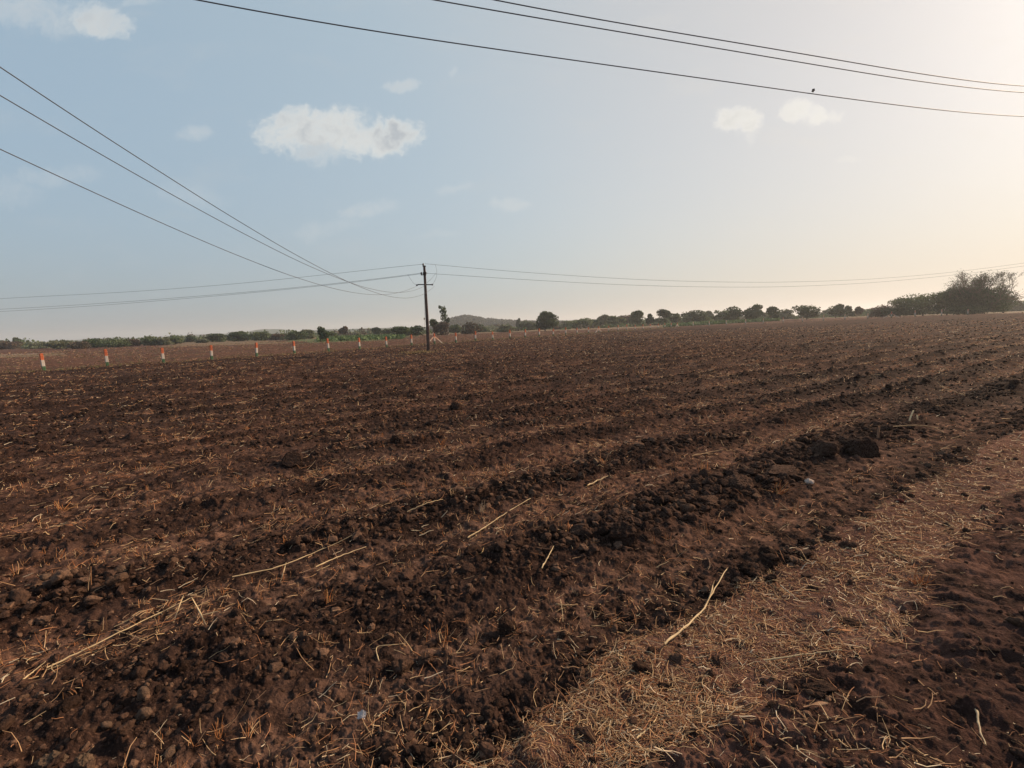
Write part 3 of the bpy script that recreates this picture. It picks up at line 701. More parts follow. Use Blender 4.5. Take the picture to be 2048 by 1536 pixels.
def single_lump(px, py, rpx, label, name, cat, col, seed, amt=.28, squash=(1, 1, .8), group=None, base=None, m=None, sink=.35):
    o = onp(px, py + rpx * .5); R = rpx / F * o.y * (.95 if cat != 'clod' else (.72 if rpx > 28 else .9))
    v, f = lump(base or ICO5, seed, amt); rg = np.random.default_rng(seed)
    v = (v @ rotmats(1, rg)[0].T) * np.array(squash) * R; v = v + rg.normal(0, R * .02, v.shape)
    me = mesh_np(name, v, f, [m or M_CLOD], True); add_color(me, 'tint', np.tile(rgba(np.array([col]), 1, rg, .05), (len(v), 1)))
    t = link(name, me); t.location = (o.x, o.y, o.z + R * squash[2] * (1 - sink) - .3 * R); return tag(t, label, cat, group)
GC = 'large clods on the ploughed field'
DK = (.034, .021, .016); BR = (.060, .037, .027); GY = (.085, .058, .04)
for px, py, rp, lb, col, sq in [
    (802, 1328, 23, 'round brown clod in the lower middle, left one of a touching pair', BR, (1, 1, .85)),
    (852, 1314, 18, 'wider brown clod touching the right side of the round clod', BR, (1.2, 1, .75)),
    (1012, 1253, 20, 'dark lump with a light straw edge, lower middle of field', DK, (1, 1, 1.1)),
    (104, 1512, 22, 'flat tan clod at the bottom left corner', GY, (1.4, 1, .7)),
    (168, 1515, 20, 'tan clod just right of the flat clod, bottom left', GY, (1.1, 1, .8)),
    (190, 1257, 17, 'small dark clod above the longest pale stalk', DK, (1, 1, .9)),
    (468, 1236, 23, 'dark angular clod right of the longest stalk tip', DK, (1.1, 1, .9)),
    (522, 1236, 17, 'smaller dark clod beside the dark angular clod', DK, (1, 1, .9)),
    (1245, 1063, 27, 'big dark clod near the middle right at the ridge foot', DK, (1.2, 1, .9)),
    (1480, 962, 34, 'large rounded clod in the middle of the dark ridge', BR, (1.2, 1, .85)),
    (1412, 992, 30, 'low brown clod at the near end of the dark ridge', BR, (1.4, 1, .6)),
    (1562, 932, 38, 'broad brown slab of soil on the dark ridge', BR, (1.5, 1, .6)),
    (1655, 893, 24, 'brown clod between the broad slab and the biggest dark block', BR, (1.2, 1, .8)),
    (1716, 886, 40, 'biggest dark block of soil at the far end of the ridge', DK, (1.1, 1, .85)),
    (586, 915, 21, 'dark clod with a straw hooked over it, left of centre', DK, (1.3, 1, .8)),
    (912, 812, 15, 'lone dark clod far up the field, right below the pole', DK, (1, 1, .9)),
    (795, 878, 13, 'small dark clod on the middle of the field', DK, (1, 1, .9)),
    (1700, 1238, 20, 'dark clod sunk in the middle of the straw verge', DK, (1.4, 1, .5)),
    (1632, 1366, 24, 'flat dark flake of soil at the edge of the bank', DK, (1.5, 1, .5)),
    (1800, 1000, 9, 'small maroon clod on the far straw verge', (.09, .035, .028), (1.2, 1, .8))]:
    single_lump(px, py, rp, lb, 'soil_clod', 'clod', col, int(px * 7 + py), group=GC, squash=sq)
PEB = (.085, .056, .040)
for px, py, rp, lb, sq in [
    (287, 1387, 15, 'smooth egg shaped brown pebble standing up, lower left', (.8, .8, 1.25)),
    (290, 1422, 16, 'rounded pebble just below the egg shaped one', (1, 1, .9)),
    (90, 1152, 11, 'grey brown pebble at the left edge, middle height', (1.3, 1, .8)),
    (240, 1137, 12, 'bluish brown pebble above the standing pair of stalks', (1.3, 1, .8)),
    (213, 1447, 10, 'small tan pebble in the lower left shadow', (1.2, 1, .9)),
    (340, 1500, 15, 'long reddish pebble near the bottom edge', (.8, 1.3, .7)),
    (700, 1120, 7, 'small brown pebble right of the thick pale stalk', (1, 1, .8))]:
    single_lump(px, py, rp, lb, 'pebble', 'stone', PEB, int(px * 5 + py), amt=.12, squash=sq, group='pebbles among the clods', base=ICO3)
single_lump(1618, 961, 8, 'small round white stone below the dark clod ridge', 'white_stone', 'stone', (.55, .44, .36), 5, amt=.1)
# scraps
def scrap(px, py, w, h, label, seed):
    o = onp(px, py, .03); rg = np.random.default_rng(seed); n = 7
    g = np.linspace(-.5, .5, n); A, B = np.meshgrid(g, g, indexing='ij'); k = o.y / F
    V = np.stack([A * w * k + .002 * rg.normal(size=A.shape), B * h * k * .5, B * h * k * .85 + .004 * np.sin(A * 7 + 1) + .0015 * rg.normal(size=A.shape)], -1).reshape(-1, 3)
    V = np.vstack([V, V + [0, .0006, -.0006]]); i, j = np.meshgrid(np.arange(n - 1), np.arange(n - 1), indexing='ij'); q = (i * n + j).ravel()
    top = np.stack([q, q + n, q + n + 1, q + 1], 1); bot = top[:, ::-1] + n * n
    rim = []; b = [i for i in range(n)] + [i * n + n - 1 for i in range(1, n)] + [(n - 1) * n + i for i in range(n - 2, -1, -1)] + [i * n for i in range(n - 2, 0, -1)]
    for a_, b_ in zip(b, b[1:] + b[:1]): rim.append([a_, b_, b_ + n * n, a_ + n * n])
    me = mesh_np('paper_scrap', V, np.vstack([top, bot, rim]), [M_PAPER], False); t = link('paper_scrap', me); t.location = o
    return tag(t, label, 'litter')
M_PAPER = simple('dirty_paper', (.56, .50, .46), .8, .3, 160)
scrap(724, 1442, 17, 15, 'small white paper scrap on the soil near the bottom middle', 3)
stalk([(727, 1450), (735, 1462), (744, 1478)], .0024, 'short straw sticking out below the white paper scrap', TAN, .01, group=G1)
blade([(938, 1093), (944, 1103), (954, 1112)], .0075, 'white twist of dry husk below the long middle stalk', (.72, .66, .6), 'husk', 'white_husk')
blade([(954, 1112), (964, 1110), (968, 1098)], .004, 'curled yellow end of leaf beside the white twist', (.6, .42, .2))

def tuft(px, py, hp, n, label, cols=TUFTC, spread=1.0, seed=1):
    o = onp(px, py); k = o.y / F; rg = np.random.default_rng(seed)
    V, Fc, C = tuft_geo(o.x, o.y, rg, n, hp * k * 1.3, spread, cols, max(.0018, .9 * k), z=o.z)
    V = V - np.array(o[:]); t = tint_mesh('stubble_tuft', V, Fc, C); t.location = o
    return tag(t, label, 'stubble', 'tufts of cut stubble')
ORG = np.array([[.55, .24, .09], [.5, .27, .11], [.42, .18, .08]])
for a in [(655, 1200, 26, 16, 'orange stubble tuft of short upright stalks, left of centre near front', ORG, .5, 1),
          (1140, 1062, 30, 9, 'tuft with long arching stems on the slope of a clod heap, centre', TUFTC, 1.5, 2),
          (1205, 930, 26, 12, 'brown stubble tuft above the short thick pale stalk', TUFTC, .6, 3),
          (1408, 948, 26, 14, 'orange stubble tuft at the left foot of the dark ridge', ORG, .6, 4),
          (1555, 985, 34, 16, 'wide rusty tuft near the small white stone', ORG, 1.2, 5),
          (1592, 1022, 26, 12, 'star shaped tuft of flat leaves below the small white stone', TUFTC, 1.5, 6),
          (440, 1475, 34, 26, 'tangled orange heap of roots at the bottom left', ORG, 1.5, 7),
          (500, 1465, 30, 20, 'second tangled heap right of the orange roots at bottom', TUFTC, 1.4, 8),
          (575, 1085, 18, 12, 'reddish tuft above the long stalk with hanging leaf', ORG, 1.2, 9),
          (125, 1020, 22, 14, 'reddish tuft close to the left edge, middle height', ORG, 1.2, 10),
          (885, 888, 14, 10, 'small orange tuft in the middle of the field below the pole', ORG, .8, 11),
          (875, 1268, 30, 14, 'tall rusty tuft with light base right of the lower middle', ORG, .9, 12),
          (1290, 1390, 30, 16, 'straw tuft at the near corner of the verge', TUFTC, 1.2, 13),
          (1840, 1165, 30, 22, 'rust red tuft on the verge edge beside the bank', ORG, 1.4, 14),
          (1500, 1495, 34, 24, 'dense pile of tan stubble on the verge at the bottom', TUFTC, 1.5, 15),
          (1285, 750, 14, 9, 'pale tuft standing out far up the field, right of centre', TUFTC, .9, 16),
          (965, 1020, 22, 8, 'pair of pale upright stubs left of the arching tuft', np.array([[.6, .45, .3]]), .5, 17)]:
    tuft(*a[:5], cols=a[5], spread=a[6], seed=a[7])

# ------------------------------------------------------------------ fence of painted posts
def az(px, py): r = ray(px, py); return r.x / r.y
def on_line(px, py, A, B):
    k = az(px, py); dx, dy = B.x - A.x, B.y - A.y
    t = (k * A.y - A.x) / (dx - k * dy); x, y = A.x + dx * t, A.y + dy * t
    return Vector((x, y, float(macro(x, y))))
M_ORANGE = simple('orange_paint', (.58, .12, .045), .8, .35, 9, c2=(.66, .20, .09)); M_WHITE = simple('white_paint', (.60, .57, .53), .8, .2, 9, c2=(.5, .42, .35)); M_GREENP = simple('green_paint', (.05, .14, .06), .8, .3, 7, c2=(.10, .15, .09))
def bar(bm, a, b, w, mi, d=None):
    a, b = Vector(a), Vector(b); t = (b - a).normalized(); s = t.cross(Vector((0, 1, 0) if abs(t.y) < .9 else (1, 0, 0))).normalized(); u = s.cross(t); d = d or w
    vs = [bm.verts.new(p + s * i * w / 2 + u * j * d / 2) for p in (a, b) for i, j in ((-1, -1), (1, -1), (1, 1), (-1, 1))]
    for q in ((0, 1, 2, 3), (7, 6, 5, 4), (0, 4, 5, 1), (1, 5, 6, 2), (2, 6, 7, 3), (3, 7, 4, 0)):
        f = bm.faces.new([vs[i] for i in q]); f.material_index = mi
def finish(bm, name, mats, parent=None, bev=0.0):
    if bev: bmesh.ops.bevel(bm, geom=list(bm.edges), offset=bev, segments=2, affect='EDGES', clamp_overlap=True)
    bmesh.ops.recalc_face_normals(bm, faces=bm.faces)
    me = bpy.data.meshes.new(name); bm.to_mesh(me); bm.free()
    for m_ in mats: me.materials.append(m_)
    return link(name, me, parent)
PH = 1.16; PM = [M_ORANGE, M_WHITE, M_GREENP]
def post_mesh():
    bm = bmesh.new(); w = .155
    rings = []
    zs = [(-.25, 2), (.33, 2), (.33, 1), (.73, 1), (.73, 0), (PH - .015, 0)]
    def ring(z, ww): return [bm.verts.new((i * ww / 2, j * ww / 2, z)) for i, j in ((-1, -.8), (-.8, -1), (.8, -1), (1, -.8), (1, .8), (.8, 1), (-.8, 1), (-1, .8))]
    r0 = ring(-.25, w * 1.04)
    for z, ww, mi in ((.33, w * 1.02, 2), (.73, w, 1), (PH - .015, w * .97, 0), (PH, w * .8, 0)):
        r1 = ring(z, ww)
        for i in range(8):
            f = bm.faces.new([r0[i], r0[(i + 1) % 8], r1[(i + 1) % 8], r1[i]]); f.material_index = mi
        r0 = r1
    f = bm.faces.new(r0); f.material_index = 0
    me = bpy.data.meshes.new('fence_post'); bm.to_mesh(me); bm.free()
    for m_ in PM: me.materials.append(m_)
    return me
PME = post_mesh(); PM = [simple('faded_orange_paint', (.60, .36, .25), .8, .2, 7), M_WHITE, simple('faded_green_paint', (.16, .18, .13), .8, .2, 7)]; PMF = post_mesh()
def brace_mesh(sgn):
    bm = bmesh.new()
    a = Vector((sgn * 1.45, 0, -.12)); b = Vector((sgn * .07, 0, .80)); c = a.lerp(b, .62)
    bar(bm, a, c, .09, 1); bar(bm, c, b, .09, 0)
    me = bpy.data.meshes.new('brace'); bmesh.ops.recalc_face_normals(bm, faces=bm.faces); bm.to_mesh(me); bm.free()
    for m_ in PM: me.materials.append(m_)
    return me
BML, BMR = brace_mesh(-1), brace_mesh(1)
PX1 = [82, 210, 323, 420, 510.5, 586.5, 655.5, 717.5, 772, 822, 868, 911, 950, 985, 1019.5, 1050, 1078, 1106, 1131, 1154, 1177, 1197, 1217, 1236, 1253.5, 1270, 1286, 1301, 1316, 1329.5, 1342, 1354.5]
PX2 = [1386.5, 1418.5, 1453, 1491.5, 1526.5, 1566.5, 1605, 1647, 1690, 1736, 1783, 1830.5, 1883, 1936]
ORD = ['first', 'second', 'third', 'fourth', 'fifth', 'sixth', 'seventh', 'eighth', 'ninth', 'tenth', 'eleventh']
fang1 = math.atan2(FPC.y - FP1.y, FPC.x - FP1.x); fang2 = math.atan2(FP2.y - FPC.y, FP2.x - FPC.x)
TOP_PX = []
for i, px in enumerate(PX1 + PX2):
    first = i < len(PX1)
    A, B = (FP1, FPC) if first else (FPC, FP2)
    p = on_line(px, 700 - .04 * px, A, B); ang = fang1 if first else fang2
    if i in (10, 21, 31, 42):
        t = empty('fence_post', p, ang)
        s_ = link('shaft', PME, t); bl = link('brace', BML, t); br = link('brace', BMR, t)
        lb = {10: 'braced orange and white post just right of the utility pole foot', 21: 'braced painted post midway along the far fence, second braced from left',
              31: 'braced corner post where the far fence turns, third braced from left', 42: 'braced post in front of the thorn scrub at right'}[i]
        t.rotation_euler = (random.uniform(-.01, .01), random.uniform(-.01, .01), ang)
    else:
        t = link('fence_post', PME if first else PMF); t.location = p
        t.rotation_euler = (random.uniform(-.05, .05), random.uniform(-.045, .045), ang + random.uniform(-.15, .15))
        if i < 10: lb = 'nearest and largest orange, white and green post, at the left edge' if i == 0 else ORD[i] + ' orange, white and green post counted from the left edge'
        elif i < 21: lb = ORD[i - 11] + ' painted post right of the braced post beside the utility pole'
        elif i < 31: lb = ORD[i - 22] + ' small painted post right of the second braced post'
        elif i < 42: lb = ORD[i - 32] + ' pale far post right of the braced corner post'
        else: lb = ORD[i - 43] + ' white post right of the braced post at the thorn scrub'
    t.scale = (1, 1, random.uniform(.92, 1.07))
    tag(t, lb, 'fence post', 'painted posts of the field fence')

# ------------------------------------------------------------------ utility pole
M_POLE = simple('rusted_pole', (.10, .062, .050), .85, .35, 3, c2=(.12, .075, .06)); M_IRON = simple('dark_iron', (.03, .028, .027), .7, .3, 9); M_CERAM = simple('brown_glaze', (.045, .025, .02), .3, .2, 9, .5)
M_WIRE = simple('weathered_wire', (.10, .105, .12), .6, .15, 3)
DP = 38.6; pk = az(857.5, 700); PB = Vector((pk * DP, DP, float(macro(pk * DP, DP))))
def zat(px, py, D): r = ray(px, py); return HC + r.z / r.y * D
def tube_obj(name, pts, r, m, parent=None, sides=6, r2=None, origin=None, caps=True):
    P = np.array([list(p) for p in pts], dtype=float); o = np.zeros(3) if origin is None else np.array(origin[:]); P = P - o
    R = np.linspace(r, r2 if r2 is not None else r, len(P)) if not hasattr(r, '__len__') else np.array(r)
    bm = bmesh.new(); T = np.gradient(P, axis=0); rings = []
    pv = None
    for i in range(len(P)):
        t = Vector(T[i]).normalized(); ref = Vector((0, 0, 1)) if abs(t.z) < .9 else Vector((0, 1, 0))
        s = t.cross(ref).normalized(); u = s.cross(t)
        rings.append([bm.verts.new(Vector(P[i]) + (s * math.cos(a) + u * math.sin(a)) * R[i]) for a in [k * 2 * math.pi / sides for k in range(sides)]])
    for a, b in zip(rings, rings[1:]):
        for k in range(sides): f = bm.faces.new([a[k], a[(k + 1) % sides], b[(k + 1) % sides], b[k]]); f.smooth = sides > 5
    if caps: bm.faces.new(rings[0]); bm.faces.new(rings[-1])
    o2 = finish(bm, name, [m], parent)
    if parent is None and origin is not None: o2.location = origin
    return o2
def lathe(name, prof, c, m, parent, axis='Z', sides=14):
    bm = bmesh.new(); rings = []
    for r, z in prof:
        ring = []
        for k in range(sides):
            a = k * 2 * math.pi / sides; v = Vector((r * math.cos(a), r * math.sin(a), z))
            if axis == 'X': v = Vector((v.z, v.x, v.y))
            if axis == 'Y': v = Vector((v.x, v.z, v.y))
            ring.append(bm.verts.new(v + Vector(c)))
        rings.append(ring)
    for a, b in zip(rings, rings[1:]):
        for k in range(sides): bm.faces.new([a[k], a[(k + 1) % sides], b[(k + 1) % sides], b[k]]).smooth = True
    bm.faces.new(rings[0]); bm.faces.new(rings[-1])
    return finish(bm, name, [m], parent)
pole = empty('utility_pole', PB); tag(pole, 'dark rusty utility pole with a crossarm standing in the field', 'utility pole')
ztop = zat(851, 533, DP) - PB.z
zt = lambda py: zat(852, py, DP) - PB.z
def rect_pole():
    bm = bmesh.new(); r0 = None
    for z, w in ((-.3, .25), (1.5, .235), (3.0, .215), (4.4, .19), (ztop - .06, .165), (ztop, .15)):
        r1 = [bm.verts.new((i * w / 2, j * w * .42, z)) for i, j in ((-1, -.7), (-.7, -1), (.7, -1), (1, -.7), (1, .7), (.7, 1), (-.7, 1), (-1, .7))]
        if r0:
            for i in range(8): bm.faces.new([r0[i], r0[(i + 1) % 8], r1[(i + 1) % 8], r1[i]])
        r0 = r1
    bm.faces.new(r0); return finish(bm, 'shaft', [M_POLE], pole)
rect_pole()
bm = bmesh.new(); bar(bm, (0, 0, ztop + .002), (0, 0, ztop + .06), .24, 0); finish(bm, 'cap', [M_IRON], pole, .01)
bm = bmesh.new(); bar(bm, (0, 0, zt(547) - .14), (0, 0, zt(547) + .10), .215, 0); finish(bm, 'clamp', [M_IRON], pole, .008)
bm = bmesh.new(); bar(bm, (0, -.10, zt(571)), (0, -.10, zt(571)), .01, 0) if False else None
za = zt(570)
bm = bmesh.new(); bar(bm, (-.52, -.12, za + .045), (.57, -.12, za - .005), .07, 0); bar(bm, (-.60, -.12, za - .01), (-.515, -.12, za + .045), .07, 0); finish(bm, 'crossarm', [M_IRON], pole)
bm = bmesh.new(); bar(bm, (-.30, 0, zt(549.5)), (-.10, 0, zt(549.5)), .06, 0); finish(bm, 'bracket', [M_IRON], pole)
INS = [(.012, 0), (.03, .005), (.045, .03), (.075, .045), (.08, .06), (.05, .08), (.055, .10), (.085, .115), (.08, .135), (.045, .15), (.03, .18), (.01, .185)]
lathe('insulator', INS, (-.245, 0, zt(549.5) + .03), M_CERAM, pole); lathe('insulator', INS, (-.075, 0, ztop + .06), M_CERAM, pole)
lathe('insulator', INS, (.10, -.12, zt(549.5) + .03), M_CERAM, pole)
for sx_, zz in ((-.60, za - .01), (.57, za - .005), (0, za + .02)):
    lathe('strain_insulator', [(r * .8, z * .8) for r, z in INS], (sx_, -.30, zz), M_CERAM, pole, 'Y')
def arc(a, b, sag, n=12, side=(0, 0, 0)):
    a, b = Vector(a), Vector(b); return [a.lerp(b, i / n) + Vector(side) * (4 * (i / n) * (1 - i / n)) - Vector((0, 0, sag * 4 * (i / n) * (1 - i / n))) for i in range(n + 1)]
tube_obj('jumper_wire', arc((-1.28, 0, zt(547)), (-.60, -.2, za), .16), .008, M_WIRE, pole, 5)
tube_obj('jumper_wire', arc((.80, .1, zt(529)), (.60, -.2, za + .02), .02, side=(.22, 0, 0)), .008, M_WIRE, pole, 5)
tube_obj('jumper_wire', arc((.86, .1, zt(546)), (.12, -.05, zt(566)), .05), .008, M_WIRE, pole, 5)
# stay wire with its insulator
sa = Vector((-.10, 0, zt(584))); sb = Vector((-.62 + .0, 1.6, 0.0)); 
tube_obj('stay_wire', [sa, sa.lerp(sb, .5), sb], .008, M_IRON, pole, 5)
lathe('stay_insulator', [(.01, -.09), (.04, -.06), (.05, 0), (.04, .06), (.01, .09)], sa.lerp(sb, (zt(584) - zt(637)) / zt(584))[:], M_CERAM, pole)

# ------------------------------------------------------------------ wires
def wire(ctrl, A, B, r, label, group, ext=(None, None), smooth=6):
    """a wire hanging in the upright plane through ground points A and B"""
    pts = []
    for (px, py) in ctrl:
        q = ray(px, py); k = q.x / q.y; dx, dy = B[0] - A[0], B[1] - A[1]
        t = (k * A[1] - A[0]) / (dx - k * dy); x, y = A[0] + dx * t, A[1] + dy * t; pts.append((x, y, HC + q.z / q.y * y))
    P = np.array(pts); s = np.concatenate([[0], np.cumsum(np.linalg.norm(np.diff(P[:, :2], axis=0), axis=1))])
    n = 90; t = np.linspace(0, s[-1], n)
    Q = np.stack([np.interp(t, s, P[:, i]) for i in range(3)], 1)
    deg = min(4, len(P) - 1); c = np.polyfit(s / s[-1], P[:, 2], deg); zf = np.polyval(c, t / s[-1])
    for _ in range(smooth): Q[1:-1, 2] = (Q[:-2, 2] + Q[1:-1, 2] * 2 + Q[2:, 2]) / 4
    Q[:, 2] = .8 * zf + .2 * Q[:, 2]
    Q = list(map(Vector, Q))
    if ext[0]:   # run on out of the frame, at the wire's own slope
        d = (Q[0] - Q[3]).normalized(); Q = [Q[0] + d * ext[0]] + Q
    if ext[1]:
        d = (Q[-1] - Q[-4]).normalized(); Q = Q + [Q[-1] + d * ext[1]]
    o = tube_obj('overhead_wire', Q, r, M_WIRE, None, 5, origin=Q[0]); return tag(o, label, 'wire', group), Q
px0, py0 = PB.x, PB.y
GA = 'wires from the pole to the near left'
wire([(0, 133), (60, 174), (175, 252), (250, 300), (350, 360), (410, 402), (500, 455), (572, 500), (612, 520), (652, 541), (687, 560), (730, 578), (774, 592), (812, 596), (852, 586), (869, 572)],
     (px0 + .57, py0 - .3), (-8.0, 8.6), .010, 'uppermost of three sagging wires coming in from the left edge', GA, (12, None))
wire([(0, 190), (75, 234), (175, 295), (250, 336), (330, 382), (450, 447), (552, 500), (599, 524), (649, 545), (687, 559), (724, 574), (762, 582), (794, 586), (824, 581), (851, 571)],
     (px0, py0 - .3), (-8.6, 8.6), .010, 'middle of three sagging wires coming in from the left edge', GA, (12, None))
wire([(0, 298), (100, 345), (215, 397), (325, 447), (445, 499), (512, 525), (562, 545), (612, 560), (644, 571), (699, 584), (737, 589), (762, 590), (787, 587), (812, 581), (837, 570)],
     (px0 - .6, py0 - .3), (-9.2, 8.6), .010, 'lowest of three sagging wires coming in from the left edge', GA, (12, None))
GB = 'wires from the pole to the far left'; L2 = (-50, 51)
wire([(0, 597.5), (200, 587), (512, 563.7), (667, 547.5), (848, 528)], (px0 - .07, py0), L2, .011, 'thin highest wire running level from the pole top to the left', GB, (20, None))
wire([(0, 618.5), (250, 603.5), (512, 582.5), (692, 564.5), (844, 546)], (px0 - .24, py0), (L2[0], L2[1] - .6), .011, 'upper wire of the close pair running left from the pole', GB, (20, None))
wire([(0, 623), (250, 607), (512, 584.7), (692, 566.2), (855, 546)], (px0 + .10, py0), (L2[0], L2[1] + .6), .011, 'lower wire of the close pair running left from the pole', GB, (20, None))
GD = 'wires from the pole to the far right'; R2 = (57, 56)
wire([(850, 527.5), (1024, 542.5), (1290, 560), (1536, 564), (1736, 559), (1886, 546), (2048, 526)], (px0 - .07, py0), R2, .011, 'upper thin wire swinging from the pole top to the right edge', GD, (None, 12))
wire([(844, 546), (1024, 557.5), (1249, 570), (1536, 573.8), (1736, 566), (1911, 549.5), (2048, 532)], (px0 - .24, py0), (R2[0], R2[1] - .6), .011, 'lower thin wire swinging from the pole to the right edge', GD, (None, 12))
GE = 'wires crossing the top of the sky'
_, WQ = wire([(400, 0), (700, 57), (1024, 101), (1330, 146), (1625, 189), (1850, 216), (2048, 233)], (-5.2, 8.4), (15.4, 15.0), .0105, 'lowest of three wires crossing the upper sky, a bird on it', GE, (14, 25), 20)
wire([(870, 0), (1024, 27), (1330, 79), (1550, 116), (1800, 157), (2048, 185)], (-1.3, 8.4), (13.8, 13.5), .0095, 'middle of three wires crossing the upper sky', GE, (14, 25), 20)
wire([(990, 0), (1250, 48), (1500, 90), (1800, 141), (2048, 172)], (-.3, 8.6), (13.3, 13.2), .0095, 'highest of three wires crossing the upper sky', GE, (14, 25), 20)

# ------------------------------------------------------------------ bird on the lowest top wire
def bird():
    q = ray(1626, 189); best = min(WQ, key=lambda p: abs(p.x / p.y - q.x / q.y)); k = q.x / q.y
    W = sorted(WQ, key=lambda p: abs(p.x / p.y - k))[:2]; a, b = W
    t = (k - a.x / a.y) / ((b.x / b.y) - a.x / a.y); p = a.lerp(b, t)
    o = Vector((p.x, p.y, p.z + .010))
    me = bpy.data.meshes.new('bird'); 
    vs = [(-.075, 0, .022), (-.045, 0, .032), (-.015, 0, .048), (.012, 0, .066), (.030, 0, .086), (.040, 0, .102), (.060, 0, .104)]
    rr = [.007, .012, .026, .030, .024, .019, .003]
    me.from_pydata(vs, [(i, i + 1) for i in range(len(vs) - 1)], [])
    b_ = link('bird', me); b_.location = o; b_.rotation_euler = (0, 0, math.atan2(WQ[50].y - WQ[40].y, WQ[50].x - WQ[40].x) + .5)
    sk = b_.modifiers.new('skin', 'SKIN')
    for v, r_ in zip(me.skin_vertices[0].data, rr): v.radius = (r_ * .9, r_)
    me.skin_vertices[0].data[3].use_root = True
    b_.modifiers.new('sub', 'SUBSURF').levels = 2; b_.modifiers['sub'].render_levels = 2
    me.materials.append(M_BIRD)
    for s in (-1, 1):
        bm = bmesh.new(); V_ = [bm.verts.new(c) for c in ((.022, s * .026, .084), (.012, s * .034, .062), (-.03, s * .024, .036), (-.07, s * .010, .018), (-.06, s * .006, .030), (-.02, s * .014, .062), (.01, s * .018, .086))]
        bm.faces.new(V_); g = bmesh.ops.extrude_face_region(bm, geom=list(bm.faces)); bmesh.ops.translate(bm, vec=(0, s * .004, .003), verts=[v for v in g['geom'] if isinstance(v, bmesh.types.BMVert)])
        finish(bm, 'wing', [M_BIRD], b_)
        tube_obj('leg', [(.006, s * .009, .045), (.010, s * .009, .018), (.008, s * .009, -.002)], .0016, M_IRON, b_, 5)
    tag(b_, 'small dark bird perched on the lowest top wire', 'bird')
M_BIRD = simple('dark_feathers', (.022, .02, .018), .8, .3, 30)
bird()

# ------------------------------------------------------------------ trees and bushes
def leaves(cen, size, tints, rg):
    n = len(cen); R = rotmats(n, rg)
    q = np.array([[-.5, -.35, 0], [.5, -.45, .12], [.6, .4, -.08], [-.4, .5, .1]])
    V = np.einsum('nij,kj->nki', R, q) * size[:, None, None] + cen[:, None, :]
    Fc = np.arange(n * 4).reshape(n, 4); return V.reshape(-1, 3), Fc, np.repeat(tints, 4, axis=0)
def crown_pts(w, d, h, z0, n, rg, lobes=10, ragged=.3, lo=.22):
    """leaf positions over irregular lobes; w, d width and depth, z0 foot, h height"""
    c = []; cl = []
    L = []
    for i in range(lobes):
        a = rg.uniform(0, 6.28); q = rg.random() ** .5 * .62; zz = rg.uniform(lo, .78)
        prof = math.sin(math.pi * min(.98, zz * .75 + .25))
        L.append((q * math.cos(a) * w / 2 * prof, q * math.sin(a) * d / 2 * prof, z0 + zz * h * rg.uniform(.8, 1.08), rg.uniform(.17, .41)))
    wts = np.array([l[3] ** 2 for l in L]); wts /= wts.sum(); idx = rg.choice(len(L), n, p=wts)
    v = rg.normal(size=(n, 3)); v /= np.linalg.norm(v, axis=1)[:, None]
    rr = np.where(rg.random(n) < .75, rg.uniform(.75, 1.1, n), rg.uniform(.2, .9, n)) * (1 + ragged * rg.normal(0, .35, n) * (rg.random(n) < .3))
    La = np.array(L)[idx]
    out = La[:, :3] + v * (La[:, 3] * rr)[:, None] * np.array([w, d, h * .95])[None, :] * np.array([.72, .72, .62])
    # gaps: drop leaves in pockets
    g = vnoise(out[:, 0] / (w * .09) + out[:, 1] / w, out[:, 2] / (h * .10) + out[:, 1] / (w * .3), int(rg.integers(0, 999)))
    keep = (g > -.5) & (out[:, 2] > z0 + .02 * h); return out[keep], idx[keep]
GREENS = {'dark': [(.034, .060, .026), (.062, .095, .040), (.095, .13, .056)], 'mid': [(.06, .085, .038), (.10, .135, .058), (.15, .18, .085)],
          'pale': [(.14, .16, .09), (.17, .18, .11), (.11, .13, .075)], 'brown': [(.11, .08, .055), (.09, .075, .05), (.13, .09, .06)], 'bright': [(.07, .10, .04), (.09, .12, .05)]}
def ctint(kind, n, idx, rg):
    pal = np.array(GREENS[kind]); per = rg.integers(0, len(pal), 40); return rgba(pal[per[idx % 40]], n, rg, .3)
def trunk_mesh(h, r, rg, limbs=3, spread=.3, lean=0):
    P, R = [], []
    k = 6; s = np.linspace(0, 1, k)
    P.append(np.stack([lean * h * s + .04 * h * np.sin(s * 4 + rg.random()), .03 * h * np.sin(s * 3), h * s - .2], 1)); R.append(r * np.linspace(1.15, .5, k))
    for i in range(limbs):
        a = i * 6.28 / max(limbs, 1) + rg.uniform(-.5, .5); z0 = h * rg.uniform(.35, .8); L = h * rg.uniform(.4, .8) 
        P.append(np.stack([lean * z0 + math.cos(a) * spread * L * s * 1.6, math.sin(a) * spread * L * s * 1.6, z0 + L * s * .8], 1)); R.append(r * .5 * np.linspace(1, .25, k))
    V, Fc, _ = tubes(np.array(P), np.array(R), 7); return V, Fc
def place(px, ybase, D):
    if D is None:
        D = 60.0
        for _ in range(12):
            r = ray(px, ybase); x = r.x / r.y * D; D = min(400, (float(macro(x, D)) - HC) / (r.z / r.y))
    r = ray(px, ybase); x = r.x / r.y * D; return Vector((x, D, float(macro(x, D)))), D
